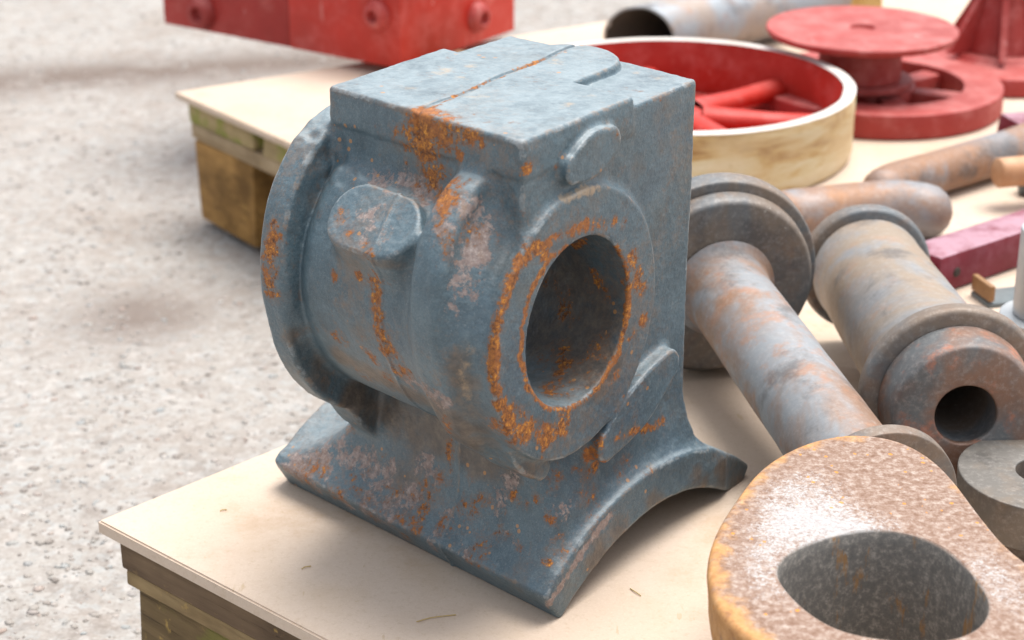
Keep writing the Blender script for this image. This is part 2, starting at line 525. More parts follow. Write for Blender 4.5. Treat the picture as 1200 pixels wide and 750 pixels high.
    ochre = s.step(s.math('ADD', s.attr('ochre'), s.math('MULTIPLY', s.math('SUBTRACT', s.noise(90, 7, 0.8), 0.5), 1.8)), 0.40, 0.85)
    col = s.mix(s.math('MULTIPLY', ochre, 0.60), col, (0.46, 0.31, 0.17))
    rough = s.mix(s.math('MAXIMUM', rm, s.math('MULTIPLY', pm, 0.7)), s.mix(fine, (0.36,) * 3, (0.62,) * 3), (0.9, 0.9, 0.9))
    h = s.math('ADD', s.math('MULTIPLY', grit, 0.55), s.math('ADD', s.math('MULTIPLY', fine, 1.0), s.math('ADD', s.math('MULTIPLY', rm, s.math('MULTIPLY', nf, 0.9)), s.math('MULTIPLY', pm, -0.35))))
    nb = s.bump(h, 0.5, 0.0009)
    nb = s.bump(s.voro(420), 0.35, 0.0005, nb)
    s.b.inputs['Coat Weight'].default_value = 0.15; s.b.inputs['Coat Roughness'].default_value = 0.35
    return s.done(col, rough, nb, 0.0, 0.6)

def mat_iron(name, grey=(0.20, 0.225, 0.25), brown=(0.235, 0.155, 0.115), orange=(0.42, 0.19, 0.085), bias=0.5, owt=0.5, rough=0.5, dark=(0.09, 0.085, 0.085), scale=1.0, seed=0, metal=0.25):
    s = NT(name)
    v = s.mapping(loc=(seed * 3.1, seed * 1.7, seed))
    n1 = s.noise(11 * scale, 5, 0.6, v, 0.6); n2 = s.noise(45 * scale, 6, 0.7, v); n3 = s.noise(220, 6, 0.75, v)
    col = s.mix(s.step(n1, bias - 0.10, bias + 0.10), grey, brown)
    col = s.mix(s.math('MULTIPLY', s.step(n2, 0.50, 0.68), owt), col, orange)
    col = s.mix(s.math('MULTIPLY', s.step(s.noise(20 * scale, 5, 0.65, s.mapping(loc=(9, seed, 4))), 0.52, 0.68), 0.65), col, dark)
    col = s.mix(s.math('MULTIPLY', s.step(n3, 0.45, 0.75), 0.30), col, (0.50, 0.47, 0.44))
    vd = s.voro(60, v); col = s.mix(s.math('MULTIPLY', s.math('MULTIPLY', s.math('LESS_THAN', vd, 0.06), s.math('GREATER_THAN', n1, 0.55)), 0.5), col, (0.50, 0.48, 0.43))
    scr = s.noise(60, 5, 0.7, s.mapping(scale=(1, 1, 1), rot=(0.2, 0.3, 0.35), src=s.mapping(scale=(0.2, 6, 6))))
    h = s.math('ADD', s.math('MULTIPLY', n3, 0.7), s.math('ADD', s.math('MULTIPLY', n2, 0.6), s.math('MULTIPLY', scr, 0.25)))
    return s.done(col, s.mix(n2, (rough - 0.1,) * 3, (rough + 0.25,) * 3), s.bump(h, 0.45, 0.0008), metal, 0.5)

def mat_cam_face():
    """freshly machined face that has flash-rusted: white scale, pinkish brown speckle, orange rim"""
    s = NT('flash_rusted_machined_steel')
    sp = s.noise(520, 5, 0.85); sp2 = s.noise(210, 5, 0.75); big = s.noise(14, 4, 0.6); mid = s.noise(60, 5, 0.7)
    wh = s.attr('white')
    k = s.math('ADD', wh, s.math('ADD', s.math('MULTIPLY', s.math('SUBTRACT', sp, 0.5), 2.6), s.math('MULTIPLY', s.math('SUBTRACT', mid, 0.5), 0.9)))
    m = s.step(k, 0.38, 0.90)
    brown = s.ramp(sp2, [(0.3, (0.16, 0.085, 0.055)), (0.5, (0.28, 0.19, 0.145)), (0.7, (0.46, 0.39, 0.34))])
    white = s.ramp(sp, [(0.3, (0.26, 0.24, 0.235)), (0.6, (0.48, 0.465, 0.455))])
    col = s.mix(m, brown, white)
    om = s.step(s.math('ADD', s.attr('rim'), s.math('MULTIPLY', s.math('SUBTRACT', mid, 0.5), 1.6)), 0.4, 0.95)
    oc = s.ramp(s.noise(120, 6, 0.75), [(0.3, (0.30, 0.13, 0.045)), (0.5, (0.50, 0.255, 0.09)), (0.7, (0.62, 0.37, 0.17))])
    col = s.mix(s.math('MULTIPLY', om, 0.85), col, oc)
    vd = s.math('ADD', s.voro(120), s.math('MULTIPLY', s.math('SUBTRACT', sp2, 0.5), 0.5)); dots = s.math('MULTIPLY', s.math('LESS_THAN', vd, 0.12), s.math('GREATER_THAN', s.noise(16, 2), 0.5))
    col = s.mix(s.math('MULTIPLY', dots, 0.85), col, (0.66, 0.27, 0.045))
    gm = s.attr('bore')
    gc = s.ramp(s.noise(230, 6, 0.8), [(0.3, (0.15, 0.148, 0.14)), (0.5, (0.22, 0.205, 0.185)), (0.68, (0.44, 0.40, 0.35))])
    drip = s.step(s.noise(70, 5, 0.7, s.mapping(scale=(1, 1, 0.25))), 0.57, 0.66)
    gc = s.mix(s.math('MULTIPLY', drip, 0.7), gc, (0.42, 0.21, 0.06))
    col = s.mix(gm, col, gc)
    return s.done(col, 0.85, s.bump(s.math('ADD', sp, mid), 0.35, 0.0005), 0.0, 0.2)

def mat_red(name, col=(0.40, 0.04, 0.03), chalk=(0.62, 0.22, 0.20), amt=0.5, rough=0.5, seed=0, dust_sheen=0.0, dcol=(0.55, 0.30, 0.28)):
    s = NT(name)
    v = s.mapping(loc=(seed, 2 * seed, 0))
    n1 = s.noise(6, 4, 0.6, v); n2 = s.noise(30, 6, 0.7, v); n3 = s.noise(150, 5, 0.7, v)
    c = s.mix(s.step(n1, 0.35, 0.7), col, tuple(x * 0.72 for x in col))
    c = s.mix(s.math('MULTIPLY', s.step(n2, 0.45, 0.75), amt), c, chalk)
    c = s.mix(s.step(s.noise(22, 5, 0.7, v), 0.67, 0.72), c, (0.66, 0.48, 0.44))
    if dust_sheen > 0:
        geo = s.n('ShaderNodeNewGeometry'); sx = s.n('ShaderNodeSeparateXYZ'); s.l(geo.outputs['True Normal'], sx.inputs[0])
        dm = s.math('MULTIPLY', s.step(sx.outputs[2], 0.75, 0.98), s.step(n2, 0.25, 0.60))
        c = s.mix(s.math('MULTIPLY', dm, dust_sheen), c, dcol)
    scr = s.noise(10, 6, 0.7, s.mapping(scale=(7, 7, 0.5), loc=(seed, 0, 0)))
    c = s.mix(s.math('MULTIPLY', s.step(scr, 0.63, 0.70), 0.35), c, (0.60, 0.33, 0.30))
    return s.done(c, s.mix(n3, (rough - 0.1,) * 3, (rough + 0.2,) * 3), s.bump(s.math('ADD', n2, n3), 0.25, 0.001), 0, 0.4)

def mat_wood(name, light=(0.47, 0.33, 0.18), dark=(0.22, 0.13, 0.06), moss=0.0, rot=0.0, seed=0, cracks=0.4):
    s = NT(name)
    oi = s.n('ShaderNodeObjectInfo').outputs['Random']
    add = s.n('ShaderNodeVectorMath', operation='ADD'); cmb = s.n('ShaderNodeCombineXYZ')
    s.l(s.math('MULTIPLY', oi, 20.0), cmb.inputs[0]); s.l(s.math('MULTIPLY', oi, 7.0), cmb.inputs[2])
    s.l(s.mapping(rot=(0, 0, rot), loc=(seed, 0, 0)), add.inputs[0]); s.l(cmb.outputs[0], add.inputs[1])
    v = add.outputs[0]
    g = s.noise(30, 7, 0.65, s.mapping(scale=(0.25, 3, 3), src=v), 0.8)
    b = s.noise(9, 4, 0.6, v)
    c = s.ramp(g, [(0.25, dark), (0.5, tuple((a + q) / 2 for a, q in zip(light, dark))), (0.75, light)])
    c = s.mix(s.step(b, 0.45, 0.75), c, tuple(x * 0.55 for x in dark))
    cr = s.step(s.noise(26, 5, 0.7, s.mapping(scale=(0.12, 2, 9), src=v)), 0.60, 0.68)
    c = s.mix(s.math('MULTIPLY', cr, cracks), c, (0.05, 0.035, 0.02))
    if moss > 0:
        c = s.mix(s.math('MULTIPLY', s.step(s.noise(16, 4, 0.6, v), 0.50, 0.62), moss), c, (0.20, 0.23, 0.03))
    c = s.mix(s.math('MULTIPLY', s.step(s.noise(90, 4, 0.7, v), 0.62, 0.72), 0.5), c, (0.55, 0.36, 0.10))
    return s.done(c, 0.8, s.bump(s.math('ADD', g, s.math('MULTIPLY', cr, -0.8)), 0.7, 0.002), 0, 0.25)

def mat_board():
    s = NT('fibreboard')
    n1 = s.noise(3.5, 4, 0.55); n2 = s.noise(40, 5, 0.7); n3 = s.noise(600, 4, 0.7)
    c = s.mix(s.step(n1, 0.3, 0.75), (0.60, 0.488, 0.395), (0.54, 0.425, 0.325))
    c = s.mix(s.math('MULTIPLY', s.step(n2, 0.5, 0.8), 0.25), c, (0.50, 0.38, 0.25))
    c = s.mix(s.math('MULTIPLY', s.step(n3, 0.45, 0.8), 0.35), c, (0.74, 0.65, 0.52))
    nn = s.noise(230, 5, 0.8); c = s.mix(s.math('MULTIPLY', s.step(nn, 0.50, 0.72), 0.5), c, (0.44, 0.33, 0.215))
    n5 = s.noise(16, 6, 0.7, s.mapping(loc=(1, 1, 0))); c = s.mix(s.math('MULTIPLY', s.step(n5, 0.48, 0.75), 0.35), c, (0.50, 0.37, 0.245))
    fib = s.step(s.noise(130, 3, 0.6, s.mapping(scale=(1, 0.25, 1), rot=(0, 0, 0.7))), 0.68, 0.74)
    c = s.mix(s.math('MULTIPLY', fib, 0.45), c, (0.42, 0.30, 0.17))
    st = s.step(s.noise(7, 6, 0.75, s.mapping(loc=(4, 2, 0))), 0.52, 0.72)
    c = s.mix(s.math('MULTIPLY', st, 0.5), c, (0.42, 0.28, 0.17))
    return s.done(c, 0.75, s.bump(s.math('ADD', n3, n2), 0.2, 0.0006), 0, 0.25)

def mat_ground():
    s = NT('compacted_gravel')
    n1 = s.noise(1.6, 5, 0.6); n2 = s.noise(14, 6, 0.7); n3 = s.noise(90, 6, 0.75); n4 = s.noise(5, 5, 0.65)
    vc = s.voro(110, out=1); vd = s.voro(110)
    sep = s.n('ShaderNodeSeparateColor'); s.l(vc, sep.inputs[0])
    c = s.ramp(sep.outputs[0], [(0.0, (0.29, 0.265, 0.245)), (0.4, (0.345, 0.32, 0.295)), (0.7, (0.36, 0.37, 0.365)), (1.0, (0.47, 0.44, 0.415))])
    c = s.mix(s.step(n3, 0.30, 0.75), c, (0.36, 0.335, 0.305))
    c = s.mix(s.math('MULTIPLY', s.step(n2, 0.50, 0.72), 0.45), c, (0.30, 0.245, 0.205))
    c = s.mix(s.math('MULTIPLY', s.step(n4, 0.50, 0.70), 0.40), c, (0.41, 0.385, 0.355))
    c = s.mix(s.math('MULTIPLY', s.step(s.noise(2.6, 6, 0.7), 0.52, 0.66), 0.55), c, (0.27, 0.225, 0.19))
    gr = s.noise(260, 5, 0.8); c = s.mix(s.math('MULTIPLY', s.step(gr, 0.48, 0.66), 0.55), c, (0.20, 0.175, 0.155)); c = s.mix(s.math('MULTIPLY', s.step(s.noise(150, 5, 0.8), 0.50, 0.68), 0.5), c, (0.50, 0.48, 0.45))
    c = s.mix(s.math('MULTIPLY', s.step(s.noise(34, 7, 0.8), 0.52, 0.62), 0.45), c, (0.19, 0.16, 0.14))
    c = s.mix(0.06, c, (0.20, 0.17, 0.14))
    c = s.mix(s.math('MULTIPLY', s.attr('damp'), s.step(s.noise(6, 6, 0.75), 0.28, 0.50)), c, (0.165, 0.130, 0.110))
    h = s.math('SUBTRACT', s.math('MULTIPLY', n3, 0.9), s.math('MULTIPLY', vd, 0.5))
    return s.done(c, 0.95, s.bump(h, 0.30, 0.0012), 0, 0.1)

def mat_stone():
    s = NT('pebbles')
    a = s.n('ShaderNodeAttribute'); a.attribute_name = 'tint'
    c = s.ramp(a.outputs['Fac'], [(0.0, (0.16, 0.14, 0.125)), (0.12, (0.27, 0.24, 0.215)), (0.5, (0.335, 0.31, 0.28)), (0.7, (0.29, 0.315, 0.32)), (0.85, (0.34, 0.26, 0.22)), (1.0, (0.50, 0.475, 0.45))])
    n = s.noise(200, 4, 0.7)
    return s.done(s.mix(s.math('MULTIPLY', n, 0.4), c, (0.40, 0.36, 0.32)), 0.85, s.bump(n, 0.5, 0.001), 0, 0.25)

def mat_streaky():
    s = NT('streaked_cream_paint')
    wv = s.mapping(scale=(1, 1, 4.5))
    n1 = s.noise(9, 6, 0.7, wv, 0.3); n2 = s.noise(40, 6, 0.75, wv)
    c = s.ramp(n1, [(0.36, (0.30, 0.15, 0.05)), (0.47, (0.52, 0.35, 0.15)), (0.54, (0.60, 0.50, 0.30)), (0.66, (0.66, 0.58, 0.42))])
    c = s.mix(s.math('MULTIPLY', s.step(s.noise(7, 4, 0.6), 0.48, 0.66), 0.7), c, s.mix(n2, (0.50, 0.31, 0.12), (0.72, 0.62, 0.42)))
    c = s.mix(s.math('MULTIPLY', s.step(n2, 0.60, 0.72), 0.6), c, (0.30, 0.17, 0.07))
    return s.done(c, 0.6, s.bump(n2, 0.3, 0.001), 0, 0.35)

def mat_plain(name, col, col2, scale=30, rough=0.55, metal=0.0, b=0.3):
    s = NT(name)
    n = s.noise(scale, 6, 0.7); n2 = s.noise(scale * 5, 5, 0.7)
    c = s.mix(s.step(n, 0.3, 0.7), col, col2)
    c = s.mix(s.math('MULTIPLY', n2, 0.3), c, tuple(x * 0.6 for x in col))
    return s.done(c, rough, s.bump(s.math('ADD', n, n2), b, 0.0008), metal, 0.5)

M = dict(
    casting=mat_casting(),
    iron_a=mat_iron('rusty_shaft_steel', grey=(0.27, 0.285, 0.30), brown=(0.27, 0.165, 0.11), orange=(0.40, 0.19, 0.10), bias=0.50, owt=0.55, seed=1),
    iron_dark=mat_iron('dark_flange_steel', grey=(0.135, 0.150, 0.160), brown=(0.20, 0.155, 0.12), orange=(0.26, 0.13, 0.07), bias=0.52, owt=0.28, seed=2),
    iron_b=mat_iron('brown_grey_roller_steel', grey=(0.25, 0.255, 0.26), brown=(0.30, 0.235, 0.175), bias=0.46, owt=0.25, seed=5),
    iron_red=mat_iron('red_rusted_hub_steel', grey=(0.13, 0.14, 0.145), brown=(0.22, 0.125, 0.085), orange=(0.46, 0.17, 0.09), bias=0.47, owt=0.7, seed=7),
    rod=mat_iron('grey_rod_steel', grey=(0.24, 0.24, 0.25), brown=(0.27, 0.15, 0.09), orange=(0.38, 0.19, 0.09), bias=0.46, owt=0.6, seed=9),
    ring=mat_iron('worn_ring_steel', grey=(0.165, 0.155, 0.14), brown=(0.19, 0.155, 0.12), orange=(0.26, 0.19, 0.13), dark=(0.07,0.065,0.06), bias=0.55, owt=0.3, seed=11, metal=0.35),
    pipe=mat_iron('mottled_pipe_steel', grey=(0.30, 0.33, 0.36), brown=(0.33, 0.27, 0.23), bias=0.52, owt=0.4, seed=13),
    cam=mat_cam_face(),
    hole_shade=mat_plain('shaded_rusty_inside', (0.045, 0.035, 0.028), (0.07, 0.05, 0.038), 30, 0.9),  # rusty brown with the shade of openings put into the colour
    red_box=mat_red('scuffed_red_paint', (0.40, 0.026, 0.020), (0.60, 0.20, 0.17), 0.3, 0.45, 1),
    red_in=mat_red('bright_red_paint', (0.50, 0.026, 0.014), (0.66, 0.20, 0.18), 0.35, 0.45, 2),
    red_spool=mat_red('chalky_red_paint', (0.38, 0.040, 0.033), (0.55, 0.19, 0.17), 0.55, 0.55, 3, 0.30, (0.55, 0.22, 0.20)),
    purple=mat_red('crimson_purple_paint', (0.19, 0.012, 0.028), (0.36, 0.15, 0.20), 0.35, 0.5, 4, 0.85, (0.42, 0.25, 0.30)),
    copper=mat_plain('orange_brown_steel', (0.50, 0.24, 0.11), (0.58, 0.34, 0.19), 40, 0.55),
    cream=mat_streaky(),
    white=mat_plain('chalky_white_rim', (0.72, 0.68, 0.64), (0.62, 0.56, 0.50), 40, 0.7),
    silver=mat_plain('grey_painted_steel', (0.45, 0.48, 0.50), (0.56, 0.58, 0.58), 30, 0.4, 0.2),
    yellow=mat_plain('ochre_yellow_block', (0.55, 0.32, 0.08), (0.66, 0.46, 0.18), 30, 0.7),
    brown=mat_plain('brown_steel_bracket', (0.22, 0.105, 0.035), (0.34, 0.19, 0.08), 40, 0.6),
    teal=mat_plain('teal_grey_steel', (0.11, 0.14, 0.15), (0.20, 0.22, 0.22), 30, 0.5),
    wood_old=mat_wood('weathered_pallet_wood', (0.20, 0.135, 0.08), (0.085, 0.052, 0.030), 0.0, 0.82, 1, 0.6),
    wood_block_old=mat_wood('damp_old_block_wood', (0.22, 0.15, 0.07), (0.10, 0.065, 0.03), 0.35, 0.8, 9, 0.5),
    wood_strip=mat_wood('old_strip_wood', (0.36, 0.26, 0.13), (0.20, 0.13, 0.06), 0.0, 0.82, 2, 0.5),
    wood=mat_wood('pallet_wood', (0.46, 0.36, 0.23), (0.28, 0.19, 0.10), 0.0, 0.95, 3, 0.3),
    wood_moss=mat_wood('mossy_pallet_wood', (0.44, 0.34, 0.18), (0.28, 0.20, 0.09), 0.8, 0.95, 5, 0.3),
    wood_block=mat_wood('stained_pallet_block_wood', (0.46, 0.26, 0.085), (0.24, 0.125, 0.035), 0.0, 0.5, 7, 0.4),
    board=mat_board(), ground=mat_ground(), stone=mat_stone(),
    straw=mat_plain('dry_straw', (0.45, 0.32, 0.12), (0.55, 0.42, 0.2), 60, 0.8),
)
